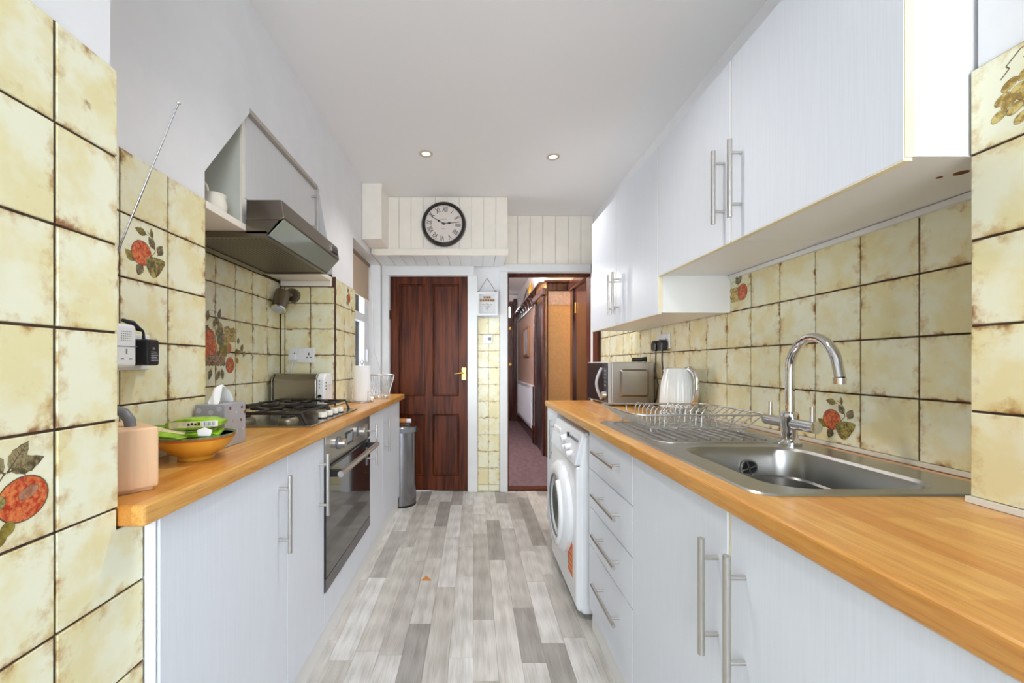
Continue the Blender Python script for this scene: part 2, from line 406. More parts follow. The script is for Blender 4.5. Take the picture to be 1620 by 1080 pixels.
# floor + planks
bm = bmn(); box(bm, -1.3, 1.4, -1.75, 3.86, -.08, -.006)
floor = st(fin(bm, 'floor', M('floor_underlay', c(120, 112, 102), .8, var=.1)), 'pale grey oak strip laminate floor running down the kitchen', 'floor')
TONES = [c(226, 225, 223), c(212, 209, 204), c(206, 203, 197), c(198, 194, 188), c(186, 182, 176), c(166, 162, 157), c(210, 206, 199), c(218, 216, 213)]
x = -.665; pw = .0945
while x < .66:
    y = -.35 - RND.uniform(0, .6)
    while y < 3.74:
        ln = RND.choice((.36, .48, .52, .62, .78, .94)); y1 = min(y+ln, 3.74)
        if y1-y > .05:
            bm = bmn(); g = .0004
            v = box(bm, x+g, x+pw-g, y+g, y1-g, -.006, 0)
            o = fin(bm, 'plank', PLANK, floor); t = RND.choice(TONES); k = RND.uniform(.97, 1.03); o.color = (t[0]*k, t[1]*k, t[2]*k, 1)
        y = y1
    x += pw
bm = bmn(); v = [bm.verts.new(p) for p in ((-.285, 2.19, .0008), (-.262, 2.245, .0008), (-.225, 2.19, .0008))]; bm.faces.new(v)
fin(bm, 'floor_chip', M('exposed_fibreboard', c(190, 128, 66), .8, var=.1), floor, label='small orange chip where the laminate has worn off')
# ceiling
bm = bmn(); box(bm, -1.3, 1.4, -1.75, 3.86, CEIL, CEIL+.1)
ceiling = st(fin(bm, 'ceiling', CEILP), 'plain white kitchen ceiling', 'ceiling')
# left pillar (foreground)
bm = bmn(); box(bm, -1.3, -.628, -1.6, .708, WT, CEIL); box(bm, -1.3, -.628, -1.6, .763, 0, H(-.287))
box(bm, -1.3, -.628, -1.6, .708, H(-.287), WT)
pl = st(fin(bm, 'wall_left_pillar', WALLP), 'nearest left wall, white above dark-grouted cream tiles, red apple tile low down', 'wall')
bm = bmn(); box(bm, -.63, -.6235, -.02, .712, H(-.285), H(.5105)); box(bm, -.63, -.6235, -.02, .768, 0.002, H(-.285)); fin(bm, 'grout', GROUT, pl)
YP = [0, .152, .304, .456, .608]
g1 = tile_grid(pl, 90, -.62, YP+[.716], ROWS_L)
g2 = tile_grid(pl, 90, -.62, YP+[.771], ROWS_LB[:-1]+[H(-.2496)], skip=((4, 5),))
bm = bmn(); prism(bm, [(0, 0), (.1594, 0), (.1594, .112), (.1022, .112), (.1022, .1486), (0, .1486)], 'y', 0, .008)
nt = fin(bm, 'tile', TILE, pl, bevel=.0015, segs=1, local=True); nt.location = Vector((-.62, .6098, H(-.40)))-WL[pl]; nt.rotation_euler = (0, 0, math.pi/2)
motif(g1[(3, 0)], .1486, [('curve', [(.40, .50), (.5, .60), (.57, .70)], 0, 0, 0, 0, 'line'), ('leaf', .60, .72, .25, .07, 55, 'leaf'), ('leaf', .61, .70, .27, .075, 14, 'leaf'), ('leaf', .55, .70, .24, .075, 130, 'leaf'),
    ('oval', .715, .42, .215, .20, 18, 'red'), ('oval', .76, .47, .09, .05, 25, 'pink'), ('oval', .49, .44, .08, .07, 0, 'olive'), ('oval', .585, .19, .055, .065, -30, 'yleaf'), ('oval', .52, .12, .055, .065, -30, 'yleaf'), ('curve', [(.72, .57), (.73, .65)], 0, 0, 0, 0, 'pink')])
# left wall with the range alcove
bm = bmn()
prism(bm, [(.708, 0), (.708, CEIL), (2.84, CEIL), (2.84, 0), (2.424, 0), (2.424, H(.575)), (2.20, H(.955)), (1.545, H(.955)), (1.276, H(.60)), (1.276, 0)], 'x', -1.15, -.838)
wl = st(fin(bm, 'wall_left', WALLP), 'white left wall around the sloping-topped cooker alcove, cream tiles below', 'wall')
bm = bmn(); box(bm, -.84, -.8335, .716, 1.272, WT+.002, H(.5105)); box(bm, -.84, -.8235, 2.43, 2.838, WT+.002, H(.5105)); fin(bm, 'grout', GROUT, wl)
g = tile_grid(wl, 90, -.83, [.710, .81, .962, 1.1136, 1.2700], ROWS_L[:1]+ROWS_L[1:])
motif(g[(2, 3)], .1486, APPLE_PEAR)
g = tile_grid(wl, 90, -.82, [2.428, 2.44, 2.597, 2.75, 2.838], ROWS_L)
motif(g[(2, 4)], .1486, [('leaf', .5, .7, .22, .07, 80, 'leaf'), ('leaf', .5, .7, .2, .06, 130, 'leaf'), ('oval', .62, .48, .17, .2, 0, 'red'), ('oval', .38, .45, .12, .14, 0, 'olive'), ('leaf', .5, .3, .2, .07, 270, 'leaf'), ('leaf', .4, .32, .2, .06, 230, 'leaf')])
B('trim_bead', M('brown_tile_bead', c(84, 58, 40), .5), wl, -.836, -.817, 2.420, 2.4285, WT+.002, H(.515))
# alcove back + far return
bm = bmn(); box(bm, -1.3, -1.15, 1.1, 2.6, 0, CEIL)
wa = st(fin(bm, 'wall_alcove', WALLP), 'cream tiled back of the cooker alcove with a fruit basket picture', 'wall')
bm = bmn(); box(bm, -1.152, -1.1435, 1.278, 2.4225, WT+.002, H(.505)); box(bm, -1.148, -.838, 2.4165, 2.4245, WT+.002, H(.53)); fin(bm, 'grout', GROUT, wa)
RA = ROWS_L[:-1]+[H(.478)]
tile_grid(wa, 90, -1.14, [1.279, 1.352, 1.504, 1.657, 1.809, 1.961, 2.113, 2.265, 2.4125], RA)
tile_grid(wa, 0, 2.413, [-1.1385, -1.114, -.9625, -.8225], ROWS_L[:-1]+[H(.455)])
def mural():
    S = .152; el = []
    def a(*e): el.append(e)
    # origin: y 1.657, z row h=-.0974 ; two tiles wide, two tall, spilling over
    a('curve', [(.35, 1.5), (.45, 1.95), (.75, 2.22), (1.1, 2.2), (1.4, 1.9), (1.5, 1.5)], 0, 0, 0, 0, 'pink')
    for i in range(9):
        for j in range(3): a('oval', .32+.135*i-.0*j, .95-.14*j-.02*abs(4-i)*0, .085, .075, 20, 'pink' if (i+j) % 2 else 'leaf')
    for (u, v, an) in ((.62, 1.9, 80), (.3, 1.75, 110), (.9, 1.75, 60), (1.15, 2.0, 75), (1.2, 1.75, 120), (1.4, 1.65, 30), (1.75, 1.45, 70), (1.85, 1.5, 80), (.75, 1.55, 140), (.45, .55, 220), (.8, .5, 250), (1.3, .5, 280), (1.2, .45, 240), (.5, .3, 190), (.5, 1.5, 60)):
        a('leaf', u, v, .30, .085, an, 'leaf')
    for (u, v, r) in ((.75, 1.45, .2), (.8, 1.15, .24), (.45, 1.3, .2), (.5, 1.05, .22), (1.62, 1.15, .16)): a('oval', u, v, r, r, 0, 'red')
    a('pear', 1.2, 1.62, .24, .17, 80, 'olive'); a('oval', 1.32, 1.38, .24, .2, 0, 'leaf'); a('pear', 1.42, 1.1, .26, .2, 50, 'yleaf')
    for i in range(22): a('oval', 1.45+.12*(i % 5)+.05*(i//5 % 2), 1.72-.11*(i//5), .06, .058, 0, 'grape')
    a('oval', 1.72, .62, .2, .24, 0, 'red'); a('oval', 1.73, .62, .06, .08, 0, 'grape')
    for (u, v, an) in ((2.0, .95, 60), (2.1, 1.0, 20), (2.15, 1.3, 80), (2.35, 1.1, 70), (2.4, 1.05, 110), (2.05, .85, 300), (2.45, .9, 60)): a('leaf', u, v, .2, .07, an, 'yleaf')
    a('curve', [(1.8, 1.05), (2.1, 1.0), (2.5, 1.0)], 0, 0, 0, 0, 'line')
    # cut the picture at the grout lines
    return el
o = motif(wa, .1486, mural(), name='fruit_basket_print'); o.location = Vector((-1.1403, 1.659, H(-.0956)))-WL[wa]; o.rotation_euler = (0, 0, math.pi/2)
# window wall beside the end door
bm = bmn(); us = [2.84, 3.665, 3.74]; vs = [0, WT-.04, H(.88), CEIL]
slab(bm, us, vs, lambda i, j: not (i == 0 and j == 1), 'x', -1.04, -.838)
ww = st(fin(bm, 'wall_window', WALLP), 'bright white wall and deep reveal around the side window', 'wall')
B('window_board', WHITEP, ww, -.93, -.822, 2.842, 3.663, WT-.038, WT-.002)
win = st(thing('window_1', 'white framed side window with small top light above worktop', 'window', (-.965, 3.25, WT)), 'white framed side window with small top light above worktop', 'window')
UPVC = M('white_upvc', c(238, 241, 245), .25)
bm = bmn(); us = [2.845, 2.905, 3.18, 3.25, 3.44, 3.66]; us = [2.845, 2.905, 3.52, 3.66]; vs = [WT-.0, WT+.06, H(.36), H(.43), H(.81), H(.876)]
slab(bm, us, vs, lambda i, j: not (i == 1 and j in (1, 3)), 'x', -1.0, -.94); fin(bm, 'window_frame', UPVC, win, bevel=.004)
for z0, z1 in ((WT+.06, H(.36)), (H(.43), H(.81))): B('pane', PANE, win, -.972, -.968, 2.906, 3.519, z0, z1)
B('handle', UPVC, win, -.94, -.915, 3.535, 3.56, H(.02), H(.13), bevel=.004)
# right pillar
bm = bmn(); box(bm, .897, 1.4, -1.6, .73, 0, CEIL)
pr = st(fin(bm, 'wall_right_pillar', WALLP), 'nearest right wall, white above cream tiles, grape tile at top', 'wall')
bm = bmn(); box(bm, .8925, .899, -.02, .735, WT+.002, H(.5245)); fin(bm, 'grout', GROUT, pr)
PRR = [WT+.010]+[H(-.084+.1522*k) for k in range(0, 5)]
g = tile_grid(pr, -90, .889, [.129, .281, .433, .585, .7365], PRR)
gr = []
for (u, v) in ((.36, .60), (.50, .64), (.64, .70), (.43, .50), (.57, .54), (.70, .58), (.82, .62), (.30, .47), (.36, .41), (.50, .43), (.63, .47), (.78, .50), (.27, .30), (.41, .31), (.55, .33), (.69, .38), (.47, .18), (.62, .24)):
    gr.append(('oval', u, v, .078, .05, 35, 'grape'))
motif(g[(3, 4)], .1486, [('curve', [(.28, .70), (.36, .78), (.33, .82), (.45, .93), (.62, .96), (.66, .9), (.55, .82), (.48, .82), (.6, .9), (.8, .9)], 0, 0, 0, 0, 'line')]+gr)
B('caulk', CAULK, pr, .883, .892, -.02, .738, WT+.0005, WT+.011)
# right wall
bm = bmn(); box(bm, 1.088, 1.4, .73, 3.74, 0, CEIL)
wr = st(fin(bm, 'wall_right', WALLP), 'long right wall with rust-flecked cream tiles between worktop and cabinets', 'wall')
bm = bmn(); box(bm, 1.0835, 1.09, .74, 1.728, WT+.008, 1.527); box(bm, 1.0835, 1.09, 1.728, 3.499, WT+.008, 1.372); box(bm, 1.0835, 1.09, 2.706, 3.499, 1.374, 1.527); fin(bm, 'grout', GROUT, wr)
YR = [.740, .845]+[.9967+.1514*k for k in range(0, 17)]+[3.4985]
g = tile_grid(wr, -90, 1.08, YR, ROWS_R[:4]); motif(g[(3, 0)], .1486, APPLE_PEAR)
tile_grid(wr, -90, 1.08, [2.706]+YR[14:], [ROWS_R[3], 1.5265])
g = tile_grid(wr, -90, 1.08, YR[:7]+[1.7525], [ROWS_R[3], 1.5265]); motif(g[(6, 0)], .1486, GRAPES_ORANGE)
B('caulk', CAULK, wr, 1.072, 1.085, .74, 3.42, WT+.0005, WT+.011)
B('trim_strip', WHITEP, wr, 1.068, 1.084, .74, 1.726, 1.512, 1.5265)
B('trim_strip', WHITEP, wr, 1.062, 1.088, 3.645, 3.738, 0, H(.83)); B('trim_strip', MAHOG, wr, 1.055, 1.088, 3.50, 3.644, 0, H(.83))
# end wall
bm = bmn(); us = [-1.04, -.766, -.058, .305, 1.07, 1.4]; vs = [0, H(.801), H(.83), CEIL]
slab(bm, us, vs, lambda i, j: not ((i == 1 and j == 0) or (i == 3 and j < 2)), 'y', 3.74, 3.86)
we = st(fin(bm, 'wall_end', WALLP), 'far end wall holding the brown door and the hall doorway', 'wall')
bm = bmn(); box(bm, .033, .233, 3.7335, 3.742, 0.002, H(.425)); fin(bm, 'grout', PALEGROUT, we)
g = tile_grid(we, 0, 3.73, [.034, .132, .2325], [0.003]+[H(.425-.152*k) for k in range(10, -1, -1)], gap=.003)
for i in range(7):
    a = .278+.1155*i
    B('board', CREAMP, we, a+.002, min(a+.1135, 1.085), 3.728, 3.742, H(.906), CEIL-.0, bevel=.003)
# architraves
def trim(name, boxes, label, mat=WHITEP):
    bm = bmn()
    for b in boxes: box(bm, *b)
    return st(fin(bm, name, mat, bevel=.003), label, 'trim')
trim('trim_1', [(-.835, -.77, 3.705, 3.739, 0, H(.805)), (-.835, .0, 3.705, 3.739, H(.8055), H(.903)), (-.057, .031, 3.705, 3.739, 0, H(.805))], 'white architrave around the brown panelled door')
trim('trim_2', [(.234, .304, 3.705, 3.739, 0, H(.835)), (.234, 1.055, 3.705, 3.739, H(.8355), H(.905))], 'white architrave around the open hall doorway')
trim('trim_3', [(.3045, .318, 3.745, 3.86, 0, H(.829)), (.318, 1.069, 3.745, 3.86, H(.815), H(.829)), (1.056, 1.0695, 3.745, 3.86, 0, H(.815))], 'thin brown wooden lining of the hall doorway', MAHOG)
trim('trim_4', [(.318, 1.055, 3.75, 3.86, -.006, .012)], 'dark reddish wooden threshold strip under the hall doorway', MAHOG)
# bulkhead under the clock
bm = bmn(); box(bm, -.832, .268, 3.318, 3.725, H(.893), CEIL)
bh = st(fin(bm, 'wall_bulkhead', CREAMP), 'cream boarded bulkhead over the brown door, carrying the clock', 'wall')
for i in range(10):
    a = -.703+.0975*i
    B('board', CREAMP, bh, a+.0012, a+.0963, 3.308, 3.32, H(.93), CEIL-.004, bevel=.0025)
for i in range(11):
    a = -.80+.0975*i
    B('board', WHITEP, bh, a+.0015, min(a+.096, .2675), 3.322, 3.722, H(.886), H(.895), bevel=.0025)
B('ledge', CREAMP, bh, -.80, .278, 3.290, 3.322, H(.876), H(.930), bevel=.005)
bm = bmn(); box(bm, -.836, -.69, 3.06, 3.312, H(.934), CEIL)
st(fin(bm, 'wall_pipe_boxing', CREAMP, bevel=.003), 'cream square pipe boxing in the corner left of the clock', 'wall')
# room behind the camera: wall with a wide glazed opening
bm = bmn(); slab(bm, [-1.3, -.62, .86, 1.4], [0, .3, 2.2, CEIL], lambda i, j: not (i == 1 and j == 1), 'y', -1.75, -1.6)
wb = st(fin(bm, 'wall_back', WALLP), 'white wall with a wide garden window behind the viewer', 'wall')
w2 = st(thing('window_2', 'wide white garden window behind the viewer', 'window', (.12, -1.68, .3)), 'wide white garden window behind the viewer', 'window')
bm = bmn(); slab(bm, [-.62, -.56, .09, .15, .80, .86], [.3, .36, 2.14, 2.2], lambda i, j: not (i in (1, 3) and j == 1), 'y', -1.71, -1.65); fin(bm, 'window_frame', UPVC, w2)
for a, b in ((-.56, .09), (.15, .8)): B('pane', PANE, w2, a, b, -1.682, -1.678, .36, 2.14)
# brown door
dr = st(thing('door_1', 'dark stained four panel wooden door with brass lever handle', 'door', (-.412, 3.75, 0)), 'dark stained four panel wooden door with brass lever handle', 'door')
dx0, dx1, dz1 = -.764, -.060, H(.799)
bm = bmn(); us = [dx0, -.684, -.448, -.376, -.140, dx1]; vs = [.006, .135, .70, .865, 1.885, dz1]
slab(bm, us, vs, lambda i, j: not (i in (1, 3) and j in (1, 3)), 'y', 3.742, 3.786); fin(bm, 'leaf_frame', MAHOG, dr, bevel=.002)
for i in (1, 3):
    for j in (1, 3):
        a, b, z0, z1 = us[i], us[i+1], vs[j], vs[j+1]
        B('panel', MAHOG, dr, a-.002, b+.002, 3.764, 3.778, z0-.002, z1+.002)
        bm = bmn(); slab(bm, [a, a+.014, b-.014, b], [z0, z0+.014, z1-.014, z1], lambda p, q: not (p == 1 and q == 1), 'y', 3.748, 3.764); fin(bm, 'panel_bead', MAHOG, dr, bevel=.006)
hp = B('lever_plate', BRASS, dr, -.112, -.072, 3.735, 3.743, H(-.145), H(-.03), bevel=.003)
bm = bmn(); cyl(bm, (-.092, 3.738, H(-.08)), (-.092, 3.695, H(-.08)), .009); tube(bm, [(-.092, 3.70, H(-.08)), (-.12, 3.695, H(-.078)), (-.15, 3.695, H(-.083)), (-.178, 3.695, H(-.088))], [.009, .009, .007, .006], 10)
fin(bm, 'lever', BRASS, hp, smooth=50)
for z in (.35, H(.45)): C('hinge', M('dark_hinge', c(60, 40, 30), .5, .6), dr, (-.768, 3.741, z-.04), (-.768, 3.741, z+.04), .006)
# -------------------------------------------------------------------- hall beyond the doorway
WPAP = M('hall_wallpaper', c(222, 178, 116), .75, var=.06, vs=50, bmp=.1, bs=160)
WPAP2 = M('hall_mauve_wallpaper', c(196, 170, 158), .7, var=.05, vs=50)
CARPET = M('mauve_carpet', c(114, 94, 100), .95, var=.13, vs=9, stretch=(3, 1, 1), bmp=.4, bs=300)
bm = bmn(); box(bm, -.3, 1.6, 3.86, 8.6, -.08, .004); hf = st(fin(bm, 'floor_hall', CARPET), 'worn mauve carpet in the hall beyond the doorway', 'floor')
bm = bmn(); box(bm, -.3, 1.6, 3.86, 8.6, H(1.42), H(1.5)); st(fin(bm, 'ceiling_hall', CEILP), 'white ceiling of the hall', 'ceiling')
bm = bmn(); box(bm, -.4, -.2, 3.86, 8.6, 0, H(1.42)); st(fin(bm, 'wall_hall_left', WPAP2), 'left hall wall out of sight', 'wall')
bm = bmn(); box(bm, .90, 1.6, 5.08, 8.42, .004, H(1.42)); hw = st(fin(bm, 'wall_hall_right', WPAP), 'tan wallpapered hall wall and corner with dark picture rail', 'wall')
B('wallpaper_strip', WPAP2, hw, .896, .9005, 6.02, 8.40, .13, H(1.0)); B('upper_wall', WALLP, hw, .895, .9005, 5.08, 8.40, H(1.035), H(1.42)); B('upper_wall', WALLP, hw, .90, 1.3, 5.074, 5.0805, H(1.04), H(1.42))
B('frieze_border', M('lace_border', c(214, 186, 160), .7, var=.14, vs=60), hw, .905, 1.26, 5.072, 5.081, H(.735), H(.905))
B('rail_board', DARKW, hw, .895, 1.26, 5.055, 5.081, H(.907), H(1.0), bevel=.004); B('rail_cap', DARKW, hw, .86, 1.26, 5.02, 5.081, H(1.0), H(1.03), bevel=.004)
B('skirting', DARKW, hw, .88, .90, 6.0, 8.40, .004, .14, bevel=.004)
B('corner_bead', DARKW, hw, .893, .915, 5.06, 5.082, .004, H(.905), bevel=.004)
# plate rail
prl = thing('plate_rail', 'dark wooden plate rail with brackets high on the hall wall', 'shelf', (.85, 6.7, H(.9)))
B('shelf_board', M('rail_gloss', c(92, 66, 62), .15, coat=.5), prl, .80, .896, 5.085, 8.38, H(1.0), H(1.02), bevel=.003); B('back_board', DARKW, prl, .878, .8955, 5.95, 8.38, H(.86), H(.998))
for k in range(8):
    y = 6.15+.31*k; bm = bmn(); prism(bm, [(.877, H(.865)), (.877, H(.999)), (.81, H(.999)), (.845, H(.95))], 'y', y, y+.045); fin(bm, 'bracket', DARKW, prl)
# dark door case in the hall wall
d2 = st(thing('door_2', 'dark glossy wooden door case in the right hall wall', 'door', (.88, 5.5, .004)), 'dark glossy wooden door case in the right hall wall', 'door')
B('door_leaf', M('near_black_wood', c(34, 18, 20), .3), d2, .882, .899, 5.26, 5.84, .005, H(.83)); B('casing', DARKW, d2, .86, .899, 5.84, 5.94, .005, H(.86), bevel=.006); B('casing', DARKW, d2, .86, .8945, 5.13, 5.26, .005, H(.86), bevel=.006)
B('head_casing', M('rail_gloss', c(92, 66, 62), .15), d2, .84, .895, 5.10, 5.945, H(.862), H(.955), bevel=.012)
# second door case, nearer
bm = bmn(); box(bm, 1.21, 1.6, 3.87, 5.07, .004, H(1.42)); st(fin(bm, 'wall_hall_near', WPAP), 'hall side wall just beyond the doorway', 'wall')
d3 = st(thing('door_3', 'dark wooden hall door and frame nearest the kitchen doorway', 'door', (1.19, 4.6, .004)), 'dark wooden hall door and frame nearest the kitchen doorway', 'door')
B('casing', DARKW, d3, 1.17, 1.209, 4.87, 5.0, .005, H(.89), bevel=.006); B('casing', DARKW, d3, 1.17, 1.209, 4.05, 4.17, .005, H(.89), bevel=.006); B('head_casing', DARKW, d3, 1.15, 1.209, 4.02, 5.03, H(.892), H(1.0), bevel=.012)
B('door_leaf', DARKW, d3, 1.195, 1.2085, 4.172, 4.868, .006, H(.885)); C('hinge', BRASS, d3, (1.19, 4.80, H(.6)), (1.19, 4.80, H(.72)), .012)
# front door at the far end
bm = bmn(); box(bm, -.3, 1.6, 8.42, 8.6, 0, H(1.42)); st(fin(bm, 'wall_hall_end', WALLP), 'far wall of the hall around the front door', 'wall')
d4 = st(thing('door_4', 'dark front door with tiny bright window at the far end of the hall', 'door', (.4, 8.38, .004)), 'dark front door with tiny bright window at the far end of the hall', 'door')
B('door_leaf', DARKW, d4, .0, .80, 8.36, 8.415, .006, H(1.28), bevel=.004); B('casing', DARKW, d4, .80, .87, 8.33, 8.415, .006, H(1.33), bevel=.006)
B('fanlight', M('daylit_glass', (.9, .95, 1, 1), .2, emit=2.5), d4, .60, .735, 8.354, 8.3605, H(.95), H(1.17)); C('knob', BRASS, d4, (.73, 8.36, H(.0)), (.73, 8.31, H(.0)), .03); B('letter_plate', BRASS, d4, .71, .75, 8.35, 8.361, H(.7), H(.76))
hl = thing('hall_fill', 'added unseen fill lamp on the hall ceiling', 'lamp', (.05, 5.0, H(1.42)))  # invented lamp, hidden from the camera, added to brighten the hall
LA('fill_shade', M('fill_glow_opal', (1, .9, .78, 1), .4, emit=3), hl, [(.0, H(1.28)), (.1, H(1.30)), (.13, H(1.36)), (.1, H(1.419))], .05, 5.0, 20)
ld = bpy.data.lights.new('hall_fill_light', 'POINT'); ld.energy = HALL_FILL_W; ld.color = (1, .95, .92); ld.shadow_soft_size = .12  # point source of the added hall fill
lo = bpy.data.objects.new('hall_fill_light', ld); COL.objects.link(lo); lo.location = (.05, 5.0, H(1.05))
# =================================================================== FITTED UNITS
PX = .50      # right door fronts
def base_right(label, y0, y1, doors, name='base_cabinet', group='white base cabinets on the right'):
    t = thing(name, label, 'cabinet', (.79, (y0+y1)/2, 0), group)
    B('body', CARC, t, PX+.019, (.88 if y0 < .6 else 1.06), y0+.001, y1-.001, .10, H(-.287)); B('plinth', CARC, t, PX+.014, PX+.03, y0+.001, y1-.001, .001, .099)
    return t
# near sink unit (two doors), the unit beside the viewer
t = base_right('white base cabinet nearest the viewer on the right, mostly out of frame', -.21, .303, 1)
d = B('door', CAB, t, PX, PX+.018, -.208, .301, .104, H(-.29), bevel=.0015)
sk = thing('sink_cabinet', 'white double door cabinet under the sink with two long upright bar handles', 'cabinet', (.79, .8, 0))
bm = bmn(); box(bm, PX+.019, .88, .306, .322, .10, H(-.287)); box(bm, PX+.019, .88, 1.276, 1.292, .10, H(-.287)); box(bm, PX+.019, .88, .322, 1.276, .10, .116); box(bm, .87, .88, .322, 1.276, .116, H(-.47)); box(bm, PX+.019, PX+.034, .322, 1.276, H(-.33), H(-.287))
fin(bm, 'body', CARC, sk); B('plinth', CARC, sk, PX+.014, PX+.03, .306, 1.292, .001, .099); B('edge_strip', EDGE, sk, PX+.004, PX+.0185, .7985, .8095, .104, H(-.292))
d = B('door', CAB, sk, PX, PX+.018, .306, .798, .104, H(-.29), bevel=.0015); bar_handle(d, PX, -1, 'z', (.757, H(-.472)), .238)
d = B('door', CAB, sk, PX, PX+.018, .810, 1.2915, .104, H(-.29), bevel=.0015); bar_handle(d, PX, -1, 'z', (.842, H(-.475)), .238)
# drawers
t = base_right('white four drawer unit with horizontal bar handles beside washing machine', 1.2945, 1.783, 0, 'drawer_unit', None)
for z0, z1, hz in ((-.447, -.290, -.349), (-.610, -.451, -.520), (-.774, -.614, -.681), (-1.052, -.778, -.875)):
    d = B('drawer', CAB, t, PX, PX+.018, 1.2965, 1.781, H(z0), H(z1), bevel=.0015); bar_handle(d, PX, -1, 'y', (1.50, H(hz)), .262, out=.034, r=.0068)
B('edge_strip', EDGE, t, PX+.004, PX+.0188, 1.2925, 1.2962, .104, H(-.29))
# narrow end cabinet
t = base_right('narrow white end cabinet beyond the washing machine', 2.47, 2.80, 1)
d = B('door', CAB, t, PX, PX+.018, 2.472, 2.798, .104, H(-.29), bevel=.0015); bar_handle(d, PX, -1, 'z', (2.51, H(-.46)), .238)
# right worktop with sink cut-out
bm = bmn(); slab(bm, [.485, .59, .888, .945, 1.072], [-.25, .737, .795, 1.215, 2.81], lambda i, j: not (i in (1, 2) and j == 2) and not (i > 1 and j == 0), 'z', WT-.038, WT)
wtr = fin(bm, 'worktop', WORKTOP, label='long oiled wood worktop along the right side, holding the sink', cat='worktop', bevel=.007, segs=3)
# washing machine
WM = M('washer_enamel', c(236, 238, 241), .22, var=.008)
w = thing('washing_machine', 'white front-loading washing machine standing slightly proud under the worktop', 'washing machine', (.75, 2.14, 0))
y0, y1, fx = 1.85, 2.445, .462
bm = bmn(); prism(bm, [(fx+.03, .022), (1.03, .022), (1.03, .85), (fx+.09, .85), (fx+.035, .825), (fx+.016, .68), (fx+.016, .05)], 'y', y0, y1); fin(bm, 'body', WM, w, bevel=.012, segs=3)
bm = bmn(); prism(bm, [(fx+.03, .034), (fx+.010, .034), (fx, .06), (fx, .69), (fx+.03, .69)], 'y', y0+.006, y1-.006); fin(bm, 'front_panel', WM, w, bevel=.012, segs=3)
cp = None
bm = bmn(); prism(bm, [(fx+.05, .694), (fx-.008, .694), (fx+.0, .73), (fx+.03, .838), (fx+.06, .845)], 'y', y0+.008, y1-.008); cp = fin(bm, 'control_panel', M('washer_panel', c(226, 229, 236), .3), w, bevel=.006)
def on_panel(z): return fx+.0+.03*(z-.73)/.108
for y, z, r in ((2.01, .755, .015), (2.06, .745, .013), (1.955, .735, .013), (2.13, .775, .020)):
    C('dial', WPLAS, cp, (on_panel(z)+.005, y, z), (on_panel(z)-.024, y, z-.006), r, r*.85)
for k in range(5): C('button', GPLAS, cp, (on_panel(.80), 1.90+.035*k, .80), (on_panel(.80)-.008, 1.90+.035*k, .80), .007, seg=10)
bx = on_panel(.79); B('display', BLACK, cp, bx-.004, bx+.01, 2.075, 2.10, .785, .81); B('detergent_drawer', WPLAS, cp, bx-.006, bx+.02, 2.27, 2.425, .715, .80, bevel=.004)
dy, dz = 2.14, .425
rot = Matrix.Translation((fx, dy, dz)) @ Matrix.Rotation(-math.pi/2, 4, 'Y')
LA('door_ring', WM, w, [(.225, -.004), (.226, .02), (.205, .04), (.165, .044), (.150, .034), (.148, .0)], 0, 0, 48, None, rot)
pg = LA('porthole', M('smoky_glass', c(58, 68, 66), .05, coat=.5), w, [(.149, .012), (.12, .03), (.07, .02), (.0, .012)], 0, 0, 40, None, rot)
T('door_seal', GPLAS, w, [(fx-.036, dy+.155*math.cos(a), dz+.155*math.sin(a)) for a in [2*math.pi*i/40 for i in range(40)]], .006, 8, True)
T('door_handle', WPLAS, w, [(fx-.046, dy-.185*math.cos(a), dz+.185*math.sin(a)) for a in [-.95+1.9*i/14 for i in range(15)]], .014, 10)
stk = B('energy_sticker', M('orange_sticker', c(222, 112, 40), .5), w, fx-.0012, fx+.002, 1.925, 2.02, .155, .31)
for k in range(4): B('sticker_line', M('sticker_pale', c(244, 190, 150), .5), stk, fx-.0018, fx, 1.935, 2.01-.012*k, .18+.026*k, .187+.026*k)
for sy in (y0+.06, y1-.06):
    for sx in (fx+.1, .97): C('foot', BLACK, w, (sx, sy, .0005), (sx, sy, .021), .02)
# wall cabinets on the right
CX = .775
TOPZ = H(.918)
def wall_unit(label, y0, y1, z0, handle_y, hz):
    t = thing('wall_cabinet', label, 'cabinet', (.93, (y0+y1)/2, z0), 'white wall cabinets on the right')
    bm = bmn(); prism(bm, [(CX+.02, z0), (1.079 if z0 < 1.5 else 1.0795, z0), (1.0795, TOPZ), (CX+.02, TOPZ)], 'y', y0+.0006, y1-.0006); b = fin(bm, 'body', CARC, t)
    d = B('door', CAB, t, CX, CX+.017, y0+.0025, y1-.0025, z0-.004, TOPZ, bevel=.0012)
    B('edge_strip', EDGE, t, CX+.0005, CX+.0165, y0+.003, y1-.003, z0-.0065, z0-.0042)
    B('edge_strip', EDGE, t, CX+.001, CX+.0195, y0+.0002, y0+.0024, z0, TOPZ)
    bar_handle(d, CX, -1, 'z', (handle_y, H(hz)), .226)
    return t
LOW, HIGH = 1.3725, 1.5285
t = wall_unit('nearest white wall cabinet, shallow, its near end panel bright beside the grape tile', .738, 1.239, HIGH, 1.190, .539)
B('end_panel', CARC, t, CX+.017, .888, .7375, .7386, HIGH, TOPZ)
for k, (x, y) in enumerate(((.95, .80), (.93, .82))): C('screw_hole', M('raw_hole', c(120, 78, 40), .9), t, (x, y, HIGH-.0008), (x, y, HIGH+.0005), .011 if k == 0 else .005, seg=12)
wall_unit('second white wall cabinet from the viewer, shallow, above the drainer', 1.2395, 1.728, HIGH, 1.272, .547)
t = wall_unit('deeper white wall cabinet above the kettle, third from the viewer', 1.7285, 2.236, LOW, 2.195, .380)
wall_unit('farthest white wall cabinet above the microwave, next to the hall doorway', 2.2365, 2.704, LOW, 2.268, .380)
